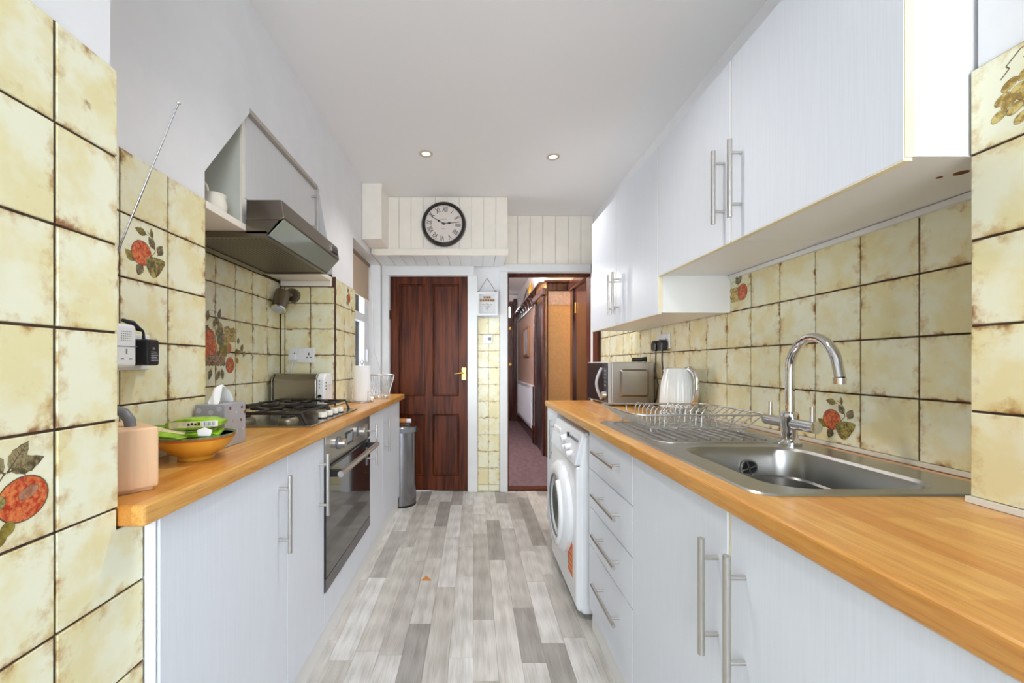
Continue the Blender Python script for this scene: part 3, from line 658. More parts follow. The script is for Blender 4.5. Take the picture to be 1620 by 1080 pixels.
bm = bmn(); box(bm, CX+.03, 1.0875, .74, 2.70, TOPZ+.001, TOPZ+.012); fin(bm, 'cabinet_top_board', CARC, label='white filler board along the top of the right wall cabinets', cat='board')
# ------------------------------------------------------------ left side
LX = -.595
def base_left(label, y0, y1):
    t = thing('base_cabinet', label, 'cabinet', (-.7, (y0+y1)/2, 0), 'white base cabinets on the left')
    B('body', CARC, t, -.826 if y0 < 2.3 else -.815, LX-.019, y0+.001, y1-.001, .10, H(-.287)); B('plinth', CARC, t, LX-.026, LX-.012, y0+.001, y1-.001, .001, .099)
    return t
t = base_left('wide white base cabinet at the near end of the left worktop', .773, 1.304)
d = B('door', CAB, t, LX-.018, LX, .777, 1.3015, .104, H(-.29), bevel=.0015); bar_handle(d, LX, 1, 'z', (1.25, H(-.457)), .236); B('end_panel', WHITEP, t, -.6185, LX-.004, .7705, .7732, .001, H(-.288))
t = base_left('narrow white base cabinet between the wide cabinet and the oven', 1.3045, 1.629)
d = B('door', CAB, t, LX-.018, LX, 1.307, 1.627, .104, H(-.29), bevel=.0015); bar_handle(d, LX, 1, 'z', (1.575, H(-.462)), .236)
B('edge_strip', EDGE, t, LX-.0188, LX-.004, 1.3018, 1.3066, .104, H(-.29))
t = base_left('white base cabinet just beyond the oven', 2.327, 2.67)
d = B('door', CAB, t, LX-.018, LX, 2.329, 2.668, .104, H(-.29), bevel=.0015); bar_handle(d, LX, 1, 'z', (2.36, H(-.462)), .236)
t = base_left('farthest white base cabinet on the left, next to the steel bin', 2.6705, 3.27)
d = B('door', CAB, t, LX-.018, LX, 2.673, 3.268, .104, H(-.29), bevel=.0015); bar_handle(d, LX, 1, 'z', (2.71, H(-.462)), .236)
# oven
OVG = M('black_oven_glass', c(28, 28, 32), .04, coat=.6); 
ov = thing('oven', 'built-in steel and black glass oven under the hob', 'oven', (-.7, 1.98, .1))
B('housing', CARC, ov, -1.1, LX-.02, 1.632, 2.324, .10, H(-.287)); B('plinth', CARC, ov, LX-.026, LX-.012, 1.631, 2.325, .001, .099); B('lower_panel', CAB, ov, LX-.018, LX, 1.631, 2.325, .104, .240, bevel=.0015)
cp = B('control_panel', brushed('oven_steel', c(176, 174, 172), .22, (2, 2, 160)), ov, LX-.019, LX+.004, 1.632, 2.324, H(-.409), H(-.289), bevel=.002)
for y in (1.79, 2.11): C('knob', STEEL, cp, (LX+.003, y, H(-.343)), (LX+.036, y, H(-.343)), .0225, .020); 
for y in (1.79, 2.11): C('knob_ring', GPLAS, cp, (LX+.003, y, H(-.343)), (LX+.010, y, H(-.343)), .027)
dsp = B('display', BLACK, cp, LX, LX+.0055, 1.885, 2.005, H(-.375), H(-.315)); B('display_window', M('lcd_grey', c(150, 156, 164), .2), dsp, LX+.005, LX+.0062, 1.905, 1.985, H(-.365), H(-.325))
od = B('door_glass', OVG, ov, LX-.019, LX+.006, 1.634, 2.322, .300, H(-.418), bevel=.002); B('door_foot', brushed('oven_foot', c(120, 120, 126), .25, (2, 160, 2)), ov, LX-.019, LX+.006, 1.634, 2.322, .245, .299, bevel=.002)
bm = bmn(); cyl(bm, (LX+.055, 1.66, H(-.445)), (LX+.055, 2.296, H(-.445)), .0125, seg=16); hb = fin(bm, 'handle', STEEL, od, smooth=40)
for y in (1.685, 2.27): B('handle_bracket', BLACK, od, LX+.005, LX+.056, y-.016, y+.016, H(-.459), H(-.432), bevel=.005)
# left worktop
bm = bmn(); prism(bm, [(-.575, .716), (-.575, 3.40), (-.595, 3.42), (-.815, 3.42), (-.815, 2.411), (-1.137, 2.411), (-1.137, 1.282), (-.827, 1.282), (-.827, .716)], 'z', WT-.038, WT)
fin(bm, 'worktop', WORKTOP, label='long oiled wood worktop along the left side, holding the hob', cat='worktop', bevel=.006, segs=3)
# ------------------------------------------------------------ hob
hb = thing('gas_hob', 'steel gas hob with black iron pan supports set in left worktop', 'hob', (-.88, 1.92, WT))
hp = B('hob_plate', brushed('hob_plate_steel', c(168, 164, 158), .2, (160, 2, 2)), hb, -1.115, -.635, 1.60, 2.235, WT+.0004, WT+.007, bevel=.003)
for (x, y, r) in ((-.99, 1.745, .048), (-.79, 1.745, .036), (-.99, 2.09, .036), (-.79, 2.09, .055)):
    LA('burner', M('burner_alloy', c(150, 140, 120), .4, .8), hb, [(r*1.15, WT+.007), (r*1.1, WT+.016), (r*.8, WT+.022), (r*.75, WT+.023)], x, y, 24); LA('burner_cap', IRON, hb, [(r*.78, WT+.0225), (r*.78, WT+.029), (r*.5, WT+.032), (0, WT+.0325)], x, y, 24)
for (a, b) in ((1.625, 1.90), (1.945, 2.215)):
    bm = bmn(); z = WT+.052; m = (a+b)/2
    X0, X1 = -1.09, (-.665 if a < 1.8 else -.675)
    tube(bm, [(X0, a, WT+.008), (X0+.01, a, z), (X1-.02, a, z), (X1, a+.005, WT+.008)], .0065, 6); tube(bm, [(X0, b, WT+.008), (X0+.01, b, z), (X1-.02, b, z), (X1, b-.005, WT+.008)], .0065, 6)
    tube(bm, [(X0+.02, a, z), (X0+.02, b, z)], .006, 6); tube(bm, [(X1-.03, a, z), (X1-.03, b, z)], .006, 6); tube(bm, [((X0+X1)/2, a, z), ((X0+X1)/2, b, z)], .006, 6)
    for xc in (-.99, -.79):
        for s in (-1, 1):
            tube(bm, [(xc, m+s*.13, z), (xc, m+s*.03, z+.004)], .0055, 6); 
        tube(bm, [(xc-.1, m, z), (xc-.03, m, z+.004)], .0055, 6); tube(bm, [(xc+.09, m, z), (xc+.03, m, z+.004)], .0055, 6)
    fin(bm, 'pan_support', IRON, hb, smooth=50)
for k in range(4):
    y = 1.83+.075*k; kb = LA('knob', M('hob_knob', c(226, 222, 210), .3), hb, [(.019, WT+.012), (.019, WT+.03), (.016, WT+.034), (0, WT+.034)], -.675, y, 20); LA('knob_skirt', BLACK, kb, [(.021, WT+.007), (.021, WT+.012), (0, WT+.0125)], -.675, y, 20)
# ------------------------------------------------------------ alcove cupboard, shelf, hood
ac = thing('alcove_cupboard', 'grey-white cupboard with one bar handle filling the cooker alcove top', 'cabinet', (-1, 1.87, H(.51)))
B('side_panel', M('aged_grey_panel', c(214, 216, 204), .4, var=.03), ac, -1.148, -.864, 1.512, 1.527, H(.516), H(.94)); B('edge_strip', CREAMP, ac, -.8635, -.855, 1.512, 1.53, H(.516), H(.94))
B('side_panel', CARC, ac, -1.148, -.872, 2.185, 2.20, H(.516), H(.94))
d = B('door', cabinet_material('alcove_door_white', c(222, 222, 222)), ac, -.870, -.853, 1.5315, 2.198, H(.62), H(.936), bevel=.0015); bar_handle(d, -.853, 1, 'z', (2.15, H(.80)), .235)
B('top_rail', M('taupe_wood_trim', c(186, 176, 166), .5), ac, -.872, -.836, 1.531, 2.198, H(.9375), H(.9545)); B('bottom_rail', CARC, ac, -.872, -.856, 1.5315, 2.185, H(.513), H(.618))  # top rail in one even taupe, darker than the carcass
B('far_filler', M('aged_cream_panel', c(212, 206, 186), .5, var=.03), ac, -.874, -.858, 2.2, 2.40, H(.513), H(.60))
sh = thing('alcove_shelf', 'white board shelf across the alcove with batten on the far tiles', 'shelf', (-1, 1.85, H(.49)))
B('shelf_board', CREAMP, sh, -1.136, -.836, 1.279, 2.420, H(.488), H(.512), bevel=.002); B('batten', CREAMP, sh, -1.13, -.836, 2.392, 2.4125, H(.4565), H(.487), bevel=.002)
hd = thing('cooker_hood', 'brown-steel cooker hood with mesh filter and glass visor in alcove', 'cooker hood', (-.9, 1.8, H(.46)))
bm = bmn(); prism(bm, [(-.834, H(.602)), (-.704, H(.602)), (-.694, H(.535)), (-.712, H(.528)), (-.834, H(.528))], 'y', 1.50, 2.115); fin(bm, 'front_box', HOODST, hd, bevel=.004)
for y in (1.50, 2.109):
    bm = bmn(); prism(bm, [(-.834, H(.527)), (-.714, H(.527)), (-.756, H(.478)), (-.834, H(.478))], 'y', y, y+.006); fin(bm, 'cheek', HOODST, hd)
VIS = M('visor_glass', c(150, 158, 148), .06, spec=.8)
bm = bmn(); prism(bm, [(-.756, H(.474)), (-.700, H(.533)), (-.697, H(.531)), (-.752, H(.472))], 'y', 1.507, 2.108); fin(bm, 'visor', VIS, hd)
B('visor_strip', M('hood_strip', c(120, 122, 118), .4, .5), hd, -.775, -.752, 1.507, 2.108, H(.470), H(.477))
B('switch_plate', BLACK, hd, -.7015, -.690, 2.0, 2.08, H(.553), H(.575)); B('brand_strip', M('hood_badge', c(210, 204, 196), .3, 1), hd, -.700, -.6905, 1.985, 1.996, H(.55), H(.578))
def mesh_material():
    m, t, p = nodes('perforated_filter'); tc = N(t, 'ShaderNodeTexCoord').outputs['Object']
    v = N(t, 'ShaderNodeTexVoronoi'); v.voronoi_dimensions = '2D'; v.inputs['Scale'].default_value = 62; v.inputs['Randomness'].default_value = 0; L(t, tc, v.inputs['Vector'])
    f = mrange(t, v.outputs['Distance'], .24, .36); L(t, mix(t, f, c(30, 26, 22), c(120, 110, 98)), p.inputs['Base Color']); p.inputs['Metallic'].default_value = .8; p.inputs['Roughness'].default_value = .4
    return m
fl = B('filter', mesh_material(), hd, -1.06, -.775, 1.515, 2.10, H(.469), H(.4775)); bm = bmn(); slab(bm, [-1.10, -1.06, -.775, -.757], [1.50, 1.515, 2.10, 2.115], lambda i, j: not (i == 1 and j == 1), 'z', H(.464), H(.4865)); fin(bm, 'filter_frame', HOODST, hd)
# jug on the shelf
mg = thing('white_jug', 'cream white jug with round handle on the alcove shelf', 'jug', (-.885, 1.40, H(.5125)))
LA('jug_body', M('cream_china', c(236, 230, 216), .25), mg, [(.030, H(.5128)), (.036, H(.52)), (.038, H(.54)), (.034, H(.562)), (.033, H(.57)), (.036, H(.577)), (.034, H(.578)), (.030, H(.57)), (.0, H(.565))], -.885, 1.40, 28)
T('handle', MC['cream_china'], mg, [(-.920+.020*math.cos(a), 1.385, H(.583)+.032*math.sin(a)) for a in [math.pi*2*i/18 for i in range(18)]], .0058, 8, True)
# ------------------------------------------------------------ spot lamp + sockets
sp = thing('spot_lamp', 'small brushed steel swivel spot lamp on the alcove end tiles', 'lamp', (-1.09, 2.39, H(.38)))
C('mount', HOODST, sp, (-1.062, 2.4125, H(0.4030)), (-1.062, 2.385, H(0.4030)), .042, .039); C('swivel', HOODST, sp, (-1.062, 2.386, H(0.4030)), (-1.085, 2.35, H(0.3930)), .014)
C('can', HOODST, sp, (-1.092, 2.345, H(0.4130)), (-1.098, 2.305, H(0.3130)), .040); C('bezel', CHROME, sp, (-1.0981, 2.3045, H(0.3125)), (-1.0987, 2.301, H(0.3060)), .041, .039); C('bulb', M('frosted_bulb', c(190, 200, 206), .2), sp, (-1.0982, 2.304, H(0.3110)), (-1.0988, 2.3, H(0.3030)), .027)
def socket(label, p, rot, two=True):
    M4 = Matrix.Translation(p) @ Matrix.Rotation(math.radians(rot), 4, 'Z')
    t = thing('wall_socket', label, 'socket', p)
    def lb(name, mat, x0, x1, y0, y1, z0, z1, par, bev=0):
        bm = bmn(); box(bm, x0, x1, y0, y1, z0, z1); bm.transform(M4); return fin(bm, name, mat, par, bevel=bev)
    pl = lb('plate', WPLAS, -.073, .073, -.010, 0, -.043, .043, t, .003)
    for s in (-1, 1):
        lb('switch', WPLAS, s*.012-.007, s*.012+.007, -.014, -.0095, .018, .034, pl, .002)
        for (x, z, w, h) in ((0, .008, .003, .008), (-.011, -.012, .006, .003), (.011, -.012, .006, .003)): lb('pin_hole', BLACK, s*.042+x-w, s*.042+x+w, -.0105, -.0095, z-h, z+h, pl)
    return t, M4
so, m4 = socket('white double socket on the tiles above the toaster', (-1.01, 2.4125, H(.052)), 0)
bm = bmn(); box(bm, -1.075, -1.03, 2.37, 2.4015, H(.022), H(.062)); pg = fin(bm, 'white_plug', WPLAS, label='white plug in the left half of the socket above the toaster', cat='plug', bevel=.005)
T('cable', WPLAS, pg, [(-1.053, 2.385, H(.022)), (-1.055, 2.38, H(.0)), (-1.065, 2.385, H(-.03)), (-1.07, 2.39, H(-.10))], .004)
so2, m4 = socket('white double socket on the right tiles behind the kettle', (1.079, 2.325, H(.129)), -90)
for (y, ye, xe, lab, zs) in ((2.365, 2.43, 1.072, 'black plug nearer the microwave in the right wall socket', -.215), (2.285, 2.12, 1.05, 'black plug nearer the kettle in the right wall socket', -.243)):
    bm = bmn(); prism(bm, [(y-.026, H(.075)), (y+.026, H(.075)), (y+.03, H(.12)), (y+.012, H(.136)), (y-.012, H(.136)), (y-.03, H(.12))], 'x', 1.03, 1.0675); p = fin(bm, 'black_plug', BLACK, label=lab, cat='plug', group='black plugs behind the kettle', bevel=.006)
    T('cable', BLACK, p, [(1.048, y, H(.076)), (1.047, y, H(.03)), (1.05, y+.01 if ye > y else y-.004, H(-.04)), (1.052, (y*2+2.31)/3, H(-.12)), (1.052, 2.30 if ye < y else 2.37, H(-.20)), (1.05, 2.25 if ye < y else 2.40, H(-.2405)), (xe, ye if ye < y else 2.405, H(-.241))], .0042)
# =================================================================== SINK, TAP, RACK
sk = thing('sink', 'stainless steel inset sink with drainer and single bowl', 'sink', (.78, 1.26, WT))
K = 8
out0 = rrect(.78, 1.2625, .25, .4975, .045, K); out1 = rrect(.78, 1.2625, .246, .4935, .042, K)
bowl = [(.768, 1.006, .172, .205, .075, .0035), (.768, 1.006, .166, .199, .072, -.003), (.768, 1.006, .162, .194, .07, -.02), (.768, 1.007, .157, .188, .066, -.075), (.768, 1.007, .148, .179, .064, -.079), (.768, 1.008, .143, .173, .062, -.15), (.768, 1.008, .13, .16, .06, -.164), (.768, 1.008, .06, .08, .03, -.168)]
loops = [[(p[0], p[1], WT+.0004) for p in out0], [(p[0], p[1], WT+.0038) for p in out1]]+[[(p[0], p[1], WT+q[5]) for p in rrect(*q[:5], K)] for q in bowl]
bm = bmn(); LV = [[bm.verts.new(p) for p in lp] for lp in loops]; n = len(LV[0])
for a, b in zip(LV, LV[1:]):
    for i in range(n): bm.faces.new((a[i], a[(i+1) % n], b[(i+1) % n], b[i]))
bm.faces.new(LV[-1]); fin(bm, 'sink_top', SINKST, sk, smooth=28)
T('drainer_lip', SINKST, sk, [(p[0], p[1], WT+.0036) for p in rrect(.775, 1.495, .205, .225, .05, 6)], .0035, 8, True)
for k in range(10):
    x = .612+.036*k; bm = bmn(); tube(bm, [(x, 1.315, WT+.0022), (x, 1.33, WT+.0042), (x, 1.67, WT+.0042), (x, 1.69, WT+.0022)], .005, 8); fin(bm, 'drainer_ridge', SINKST, sk, smooth=50)
fy = 1.1945
rotf = Matrix.Translation((.80, fy+.0002, WT-.055)) @ Matrix.Rotation(math.radians(90+6), 4, 'X')
ovf = LA('overflow', CHROME, sk, [(.025, 0), (.025, .0025), (.0212, .0032), (.0205, .0008)], 0, 0, 24, None, rotf); LA('overflow_hole', BLACK, ovf, [(.0205, .0010), (.0, .0011)], 0, 0, 20, None, rotf)
for a in (20, 110): 
    bm = bmn(); box(bm, -.0205, .0205, -.0025, .0025, .0013, .0028); bm.transform(rotf @ Matrix.Rotation(math.radians(a), 4, 'Z')); fin(bm, 'overflow_bar', CHROME, ovf)
LA('plug_hole', CHROME, sk, [(.04, WT-.1675), (.036, WT-.164), (.02, WT-.1655), (.0, WT-.1655)], .768, 1.008, 24)
tp = thing('mixer_tap', 'tall chrome swan neck mixer tap with two pin levers', 'tap', (.962, 1.25, WT+.003))
tx, ty = .962, 1.25
LA('tap_base', CHROME, tp, [(.031, WT+.0042), (.031, WT+.012), (.022, WT+.018), (.02, WT+.05), (.023, WT+.056), (.023, WT+.098), (.017, WT+.104), (.0, WT+.104)], tx, ty, 28)
pts = [(tx, ty, WT+.095), (tx, ty, WT+.18), (tx, ty, WT+.225)]; R0 = .098; dv = Vector((-.13, -1, 0)).normalized()
for i in range(1, 15):
    a = math.pi*i/14*.96; o_ = dv*(R0-R0*math.cos(a)); pts.append((tx+o_.x, ty+o_.y, WT+.225+R0*math.sin(a)))
e = Vector(pts[-1]); e2 = e+Vector((dv.x*.006, dv.y*.006, -.025)); pts.append(tuple(e2))
T('spout', CHROME, tp, pts, .0125, 16); C('aerator', CHROME, tp, e2, e2+Vector((0, 0, -.016)), .0145, .0135)
for s, nm in ((1, 'far'), (-1, 'near')):
    b = C('valve_barrel', CHROME, tp, (tx, ty+s*.015, WT+.068), (tx, ty+s*.098, WT+.068), .0165, .0175); cyl_ = C('pin_lever', CHROME, b, (tx, ty+s*.082, WT+.08), (tx, ty+s*.082, WT+.125), .0055)
# dish rack
RW = M('rack_wire', c(205, 205, 206), .25, .9)
rk = thing('dish_rack', 'open steel wire dish rack standing on the drainer', 'dish rack', (.77, 1.585, WT+.005))
xa, xb, ya, yb, zt, zb = .545, 1.005, 1.385, 1.785, H(-.172), WT+.026
T('rim', RW, rk, [(p[0], p[1], zt) for p in rrect((xa+xb)/2, (ya+yb)/2, (xb-xa)/2, (yb-ya)/2, .035, 5)], .0036, 8, True)
T('bottom_rail', RW, rk, [(.63, ya+.03, zb-.003), (.63, yb-.03, zb-.003)], .0026); T('bottom_rail', RW, rk, [(.92, ya+.03, zb-.003), (.92, yb-.03, zb-.003)], .0026)
for k in range(10):
    y = ya+.03+(yb-ya-.06)*k/9
    T('wire', RW, rk, [(xa+.002, y, zt), (.60, y, zb+.012), (.612, y, zb), (.938, y, zb), (.95, y, zb+.012), (xb-.002, y, zt)], .0021, 6)
for x0 in (.70, .83):
    for k in range(8):
        y = ya+.06+.038*k
        T('plate_divider', RW, rk, [(x0-.03, y, zb), (x0-.027, y, zb+.048), (x0-.016, y, zb+.062), (x0+.0, y, zb+.058), (x0+.016, y, zb+.035), (x0+.028, y, zb)], .0021, 6)
T('end_wire', RW, rk, [(.70, ya, zt), (.70, ya+.03, zb)], .0022); T('end_wire', RW, rk, [(.88, ya, zt), (.88, ya+.03, zb)], .0022); T('end_wire', RW, rk, [(.66, yb, zt), (.66, yb-.03, zb)], .0022); T('end_wire', RW, rk, [(.86, yb, zt), (.86, yb-.03, zb)], .0022)
for (x, y) in ((.625, ya+.05), (.625, yb-.05), (.93, ya+.05), (.93, yb-.05)):
    T('foot', RW, rk, [(x, y-.018, zb), (x, y-.012, WT+.0085), (x, y+.012, WT+.0085), (x, y+.018, zb)], .0026, 6)
# =================================================================== RIGHT WORKTOP ITEMS
MW = brushed('microwave_silver', c(182, 178, 172), .3, (2, 2, 120))
mw = thing('microwave', 'silver microwave oven with dark glass door, side panel towards viewer', 'microwave', (.93, 2.62, WT))
mx0, mx1, my0, my1, mz0, mz1 = .792, 1.062, 2.42, 2.845, WT+.014, H(.012)
bd = B('case', MW, mw, mx0+.02, mx1, my0, my1, mz0, mz1, bevel=.004); B('front_frame', M('microwave_grey', c(196, 196, 198), .35), mw, mx0, mx0+.0195, my0-.002, my1+.002, mz0-.002, mz1+.002, bevel=.004)
bm = bmn(); P0 = rrect((mx0+mx1)/2+.018, (mz0+mz1)/2, .085, .082, .016, 5); P1 = rrect((mx0+mx1)/2+.018, (mz0+mz1)/2, .074, .071, .012, 5)
a = [bm.verts.new((p[0], my0-.0005, p[1])) for p in P0]; b = [bm.verts.new((p[0], my0-.011, p[1])) for p in P1]
for i in range(len(a)): bm.faces.new((a[i], a[(i+1) % len(a)], b[(i+1) % len(a)], b[i]))
bm.faces.new(b); fin(bm, 'pressed_panel', MW, bd, smooth=30)
B('door', M('microwave_black_glass', c(14, 16, 22), .12, spec=.3), mw, mx0-.008, mx0-.0005, my0+.075, my1-.004, mz0+.004, mz1-.004, bevel=.002); cpn = B('control_panel', M('microwave_panel', c(44, 46, 52), .2), mw, mx0-.006, mx0-.0005, my0+.004, my0+.072, mz0+.004, mz1-.004, bevel=.002)
T('door_handle', M('handle_grey', c(200, 200, 204), .3), mw, [(mx0-.008-.032*math.sin(math.pi*i/12), my0+.10, mz0+.02+.19*i/12) for i in range(13)], .009, 10)
C('dial', STEEL, cpn, (mx0-.006, my0+.038, mz0+.05), (mx0-.028, my0+.038, mz0+.05), .021, .018)
for k in range(5): B('button', GPLAS, cpn, mx0-.0085, mx0-.005, my0+.025, my0+.05, mz0+.10+.022*k, mz0+.112+.022*k)
for (x, y) in ((mx0+.04, my0+.04), (mx1-.04, my0+.04), (mx0+.04, my1-.04), (mx1-.04, my1-.04)): C('foot', BLACK, mw, (x, y, WT+.0005), (x, y, mz0+.0005), .012, seg=12)
fl = thing('torch', 'small black torch lying on the microwave', 'torch', (.98, 2.52, H(.013)))
C('torch_body', BLACK, fl, (.972, 2.525, H(.0278)), (1.025, 2.503, H(.0278)), .0125); C('torch_head', BLACK, fl, (1.025, 2.503, H(.0305)), (1.050, 2.492, H(.0305)), .0130, .0172); C('lens', CHROME, fl, (1.0501, 2.4919, H(.0305)), (1.0512, 2.4914, H(.0305)), .0150)
KM = M('kettle_cream', c(228, 231, 230), .18, coat=.3)
kt = thing('kettle', 'pale ribbed electric kettle with chrome handle and base band', 'kettle', (.99, 1.985, WT))
kx, ky = .988, 1.985
rib = lambda a, z: 1+.012*math.cos(36*a)*(1 if WT+.04 < z < WT+.19 else 0)
LA('kettle_body', KM, kt, [(.078, WT+.040), (.084, WT+.045), (.0835, WT+.08), (.08, WT+.12), (.075, WT+.16), (.069, WT+.19), (.064, WT+.215), (.062, WT+.225), (.05, WT+.231), (.0, WT+.232)], kx, ky, 144, rib)
LA('base_band', CHROME, kt, [(.078, WT+.018), (.083, WT+.022), (.083, WT+.038), (.078, WT+.0405)], kx, ky, 40); LA('power_base', KM, kt, [(.082, WT+.0006), (.085, WT+.004), (.084, WT+.0178), (.0, WT+.018)], kx, ky, 40)
hd_ = Vector((.05, -.78, 0)).normalized(); hd_ = Vector((.30, -.95, 0)).normalized()
def kp(r, z): return (kx+hd_.x*r, ky+hd_.y*r, WT+z)
T('handle', CHROME, kt, [kp(.05, .222), kp(.075, .224), kp(.098, .21), kp(.108, .18), kp(.108, .12), kp(.100, .08), kp(.078, .062)], [.014, .015, .014, .012, .012, .013, .012], 12)
bm = bmn(); sd = -hd_; cyl(bm, (kx+sd.x*.055, ky+sd.y*.055, WT+.195), (kx+sd.x*.085, ky+sd.y*.085, WT+.22), .02, .012, 16); fin(bm, 'spout', KM, kt, smooth=40)
# =================================================================== LEFT WORKTOP ITEMS
# wooden box with grey curved handle
BOXW = M('pale_beech', c(228, 188, 148), .45, var=.05, vs=4, stretch=(14, 14, 1))
ang = math.atan2(.594, -.804)
bb = thing('wooden_block', 'pale beech box with grey curved handle at the near end of left worktop', 'box', (-.625, .814, WT), None, ang)
bm = bmn(); box(bm, 0, .150, 0, .088, .006, .124); fin(bm, 'block_body', BOXW, bb, bevel=.004, local=True, segs=2)
bm = bmn(); box(bm, .008, .142, .008, .080, .0005, .006); fin(bm, 'block_foot', BOXW, bb, local=True)
bm = bmn(); tube(bm, [(.044, .033, .118), (.047, .035, .136), (.056, .041, .150), (.070, .050, .157)], [.0095, .0105, .010, .008], 10); fin(bm, 'grey_grip', GPLAS, bb, smooth=50, local=True)
# radio with aerial
rd = thing('radio', 'long silver telescopic aerial of a small radio leaning over the left worktop', 'radio', (-.79, .752, WT))
B('radio_body', BLACK, rd, -.828, -.745, .722, .748, WT+.0005, WT+.085, bevel=.004)
a0 = Vector((-.790, .735, WT+.08)); a1 = Vector((-.5315, .738, H(.470)))
for k in range(5):
    p = a0.lerp(a1, k/5); q = a0.lerp(a1, (k+1)/5); C('aerial_section', M('aerial_chrome', c(150, 150, 154), .15, 1), rd, p, q, .0030-.00045*k, seg=10)
bm = bmn(); bmesh.ops.create_uvsphere(bm, u_segments=10, v_segments=8, radius=.0036, matrix=Matrix.Translation(a1)); fin(bm, 'aerial_tip', CHROME, rd, smooth=60)
# bowl of snacks
TER = M('glazed_terracotta', c(220, 164, 58), .28, var=.12, vs=7, coat=.2); ORG = M('orange_rim_glaze', c(190, 96, 34), .3); GRNG = M('green_rim_glaze', c(110, 130, 90), .3, var=.3, vs=60)
bw = thing('fruit_bowl', 'yellow terracotta bowl with orange band under its rim', 'bowl', (-.728, 1.075, WT)); bx, by = -.728, 1.075
LA('bowl_body', TER, bw, [(.040, WT+.0006), (.042, WT+.006), (.038, WT+.010), (.058, WT+.020), (.078, WT+.038), (.0885, WT+.056)], bx, by, 40); LA('rim_band', ORG, bw, [(.0885, WT+.056), (.0905, WT+.0615)], bx, by, 40); LA('rim', GRNG, bw, [(.0905, WT+.0615), (.092, WT+.066), (.0885, WT+.0665), (.075, WT+.045), (.05, WT+.026), (0, WT+.02)], bx, by, 40)
GPK = M('green_wrapper', c(138, 180, 40), .3, var=.35, vs=30); CPK = M('cream_print', c(226, 214, 170), .4, var=.12, vs=60); 
def packet(name, label, p, size, rot, stripes):
    M4 = Matrix.Translation(p) @ Matrix.Rotation(rot[2], 4, 'Z') @ Matrix.Rotation(rot[1], 4, 'Y') @ Matrix.Rotation(rot[0], 4, 'X'); l, w_, h = size
    t = thing(name, label, 'packet', p, 'snack packets in the bowl')
    bm = bmn(); n = 8
    for i in range(n):
        for s in (0,): pass
    rings = []
    for i in range(n+1):
        q = i/n; f = .35+.65*min(1, 4*min(q, 1-q)+.02); x = -l/2+l*q
        rings.append([bm.verts.new(M4 @ Vector((x, y*w_/2, z*h/2*f))) for y, z in ((-1, -1), (1, -1), (1, 1), (-1, 1))])
    for a, b in zip(rings, rings[1:]):
        for k in range(4): bm.faces.new((a[k], a[(k+1) % 4], b[(k+1) % 4], b[k]))
    bm.faces.new(rings[0]); bm.faces.new(rings[-1]); body = fin(bm, 'wrapper', GPK, t, bevel=.002)
    def face(x0, x1, z0, z1, mat, nm, d=.0006):
        bm = bmn(); box(bm, x0*l, x1*l, -w_/2-d, -w_/2+.0005, z0*h, z1*h); bm.transform(M4); return fin(bm, nm, mat, body)
    if stripes:
        face(-.42, .44, -.30, .26, CPK, 'cream_panel'); face(.16, .42, -.24, .22, WPLAS, 'barcode_panel', .0008)
        for k in range(9): face(.19+.024*k, .19+.024*k+(.006 if k % 3 else .013), -.18, .18, BLACK, 'barcode_bar', .001)
        for k in range(4): face(-.10+.06*k, -.06+.06*k, -.14+.05*(k % 2), .08+.05*(k % 2), BLACK, 'print_mark', .001)
        face(.06, .13, -.2, .2, M('lime_badge', c(150, 190, 40), .4), 'badge', .0009)
    else:
        bm = bmn(); box(bm, -.40*l, .40*l, -.12*w_, .22*w_, h/2-.0003, h/2+.0008); bm.transform(M4); fin(bm, 'cream_panel', CPK, body)
    return t
packet('snack_packet', 'lime green packet with barcode lying on top in the bowl', (-.722, 1.070, WT+.094), (.128, .05, .028), (0, math.radians(-1), math.radians(14)), True)
packet('snack_packet', 'green packet in the bowl with its end against the beech box side', (-.768, 1.030, WT+.072), (.09, .05, .016), (math.radians(24), math.radians(12), math.radians(20)), False)
packet('snack_packet', 'green packet lowest in the bowl beneath the barcoded one', (-.712, 1.066, WT+.066), (.10, .05, .02), (math.radians(10), math.radians(-4), math.radians(15)), False)
bm = bmn(); prism(bm, [(-.012, -.008), (.014, -.01), (.018, .004), (.002, .012), (-.014, .006)], 'y', -.001, .001); bm.transform(Matrix.Translation((-.672, 1.020, WT+.078)) @ Matrix.Rotation(math.radians(20), 4, 'Z')); fin(bm, 'paper_tag', PAPER, label='small white paper tag on the rim of the yellow bowl', cat='tag')
# tissue box
TB = M('tissue_box_grey', c(166, 167, 172), .4, var=.06, vs=12)
tb = thing('tissue_box', 'grey cube tissue box with brown dots and white tissue', 'tissue box', (-.78, 1.262, WT))
tbx0, tbx1, tby0, tby1, tbz = -.822, -.734, 1.207, 1.318, WT+.128
bb_ = B('carton', TB, tb, tbx0, tbx1, tby0, tby1, WT+.0006, tbz, bevel=.0015)
for (y, z, r, k) in ((1.235, .115, .0052, 1), (1.297, .112, .0052, 1), (1.312, .095, .005, 1), (1.25, .075, .0045, 0), (1.292, .073, .0045, 1), (1.27, .04, .0045, 2), (1.225, .045, .004, 2), (1.30, .045, .0045, 2), (1.265, .10, .0045, 2), (1.24, .025, .004, 2)):
    C('dot', (M('pale_pink_dot', c(190, 150, 132), .5), M('brown_dot', c(112, 78, 56), .5), M('silver_dot', c(188, 190, 196), .3))[k], bb_, (tbx1-.0005, y, WT+z), (tbx1+.0006, y, WT+z), r, seg=14)
for (x, z) in ((-.81, .11), (-.775, .105), (-.75, .115), (-.79, .08), (-.76, .06)): C('dot', MC['silver_dot'], bb_, (x, tby0+.0005, WT+z), (x, tby0-.0006, WT+z), .0075, seg=14)
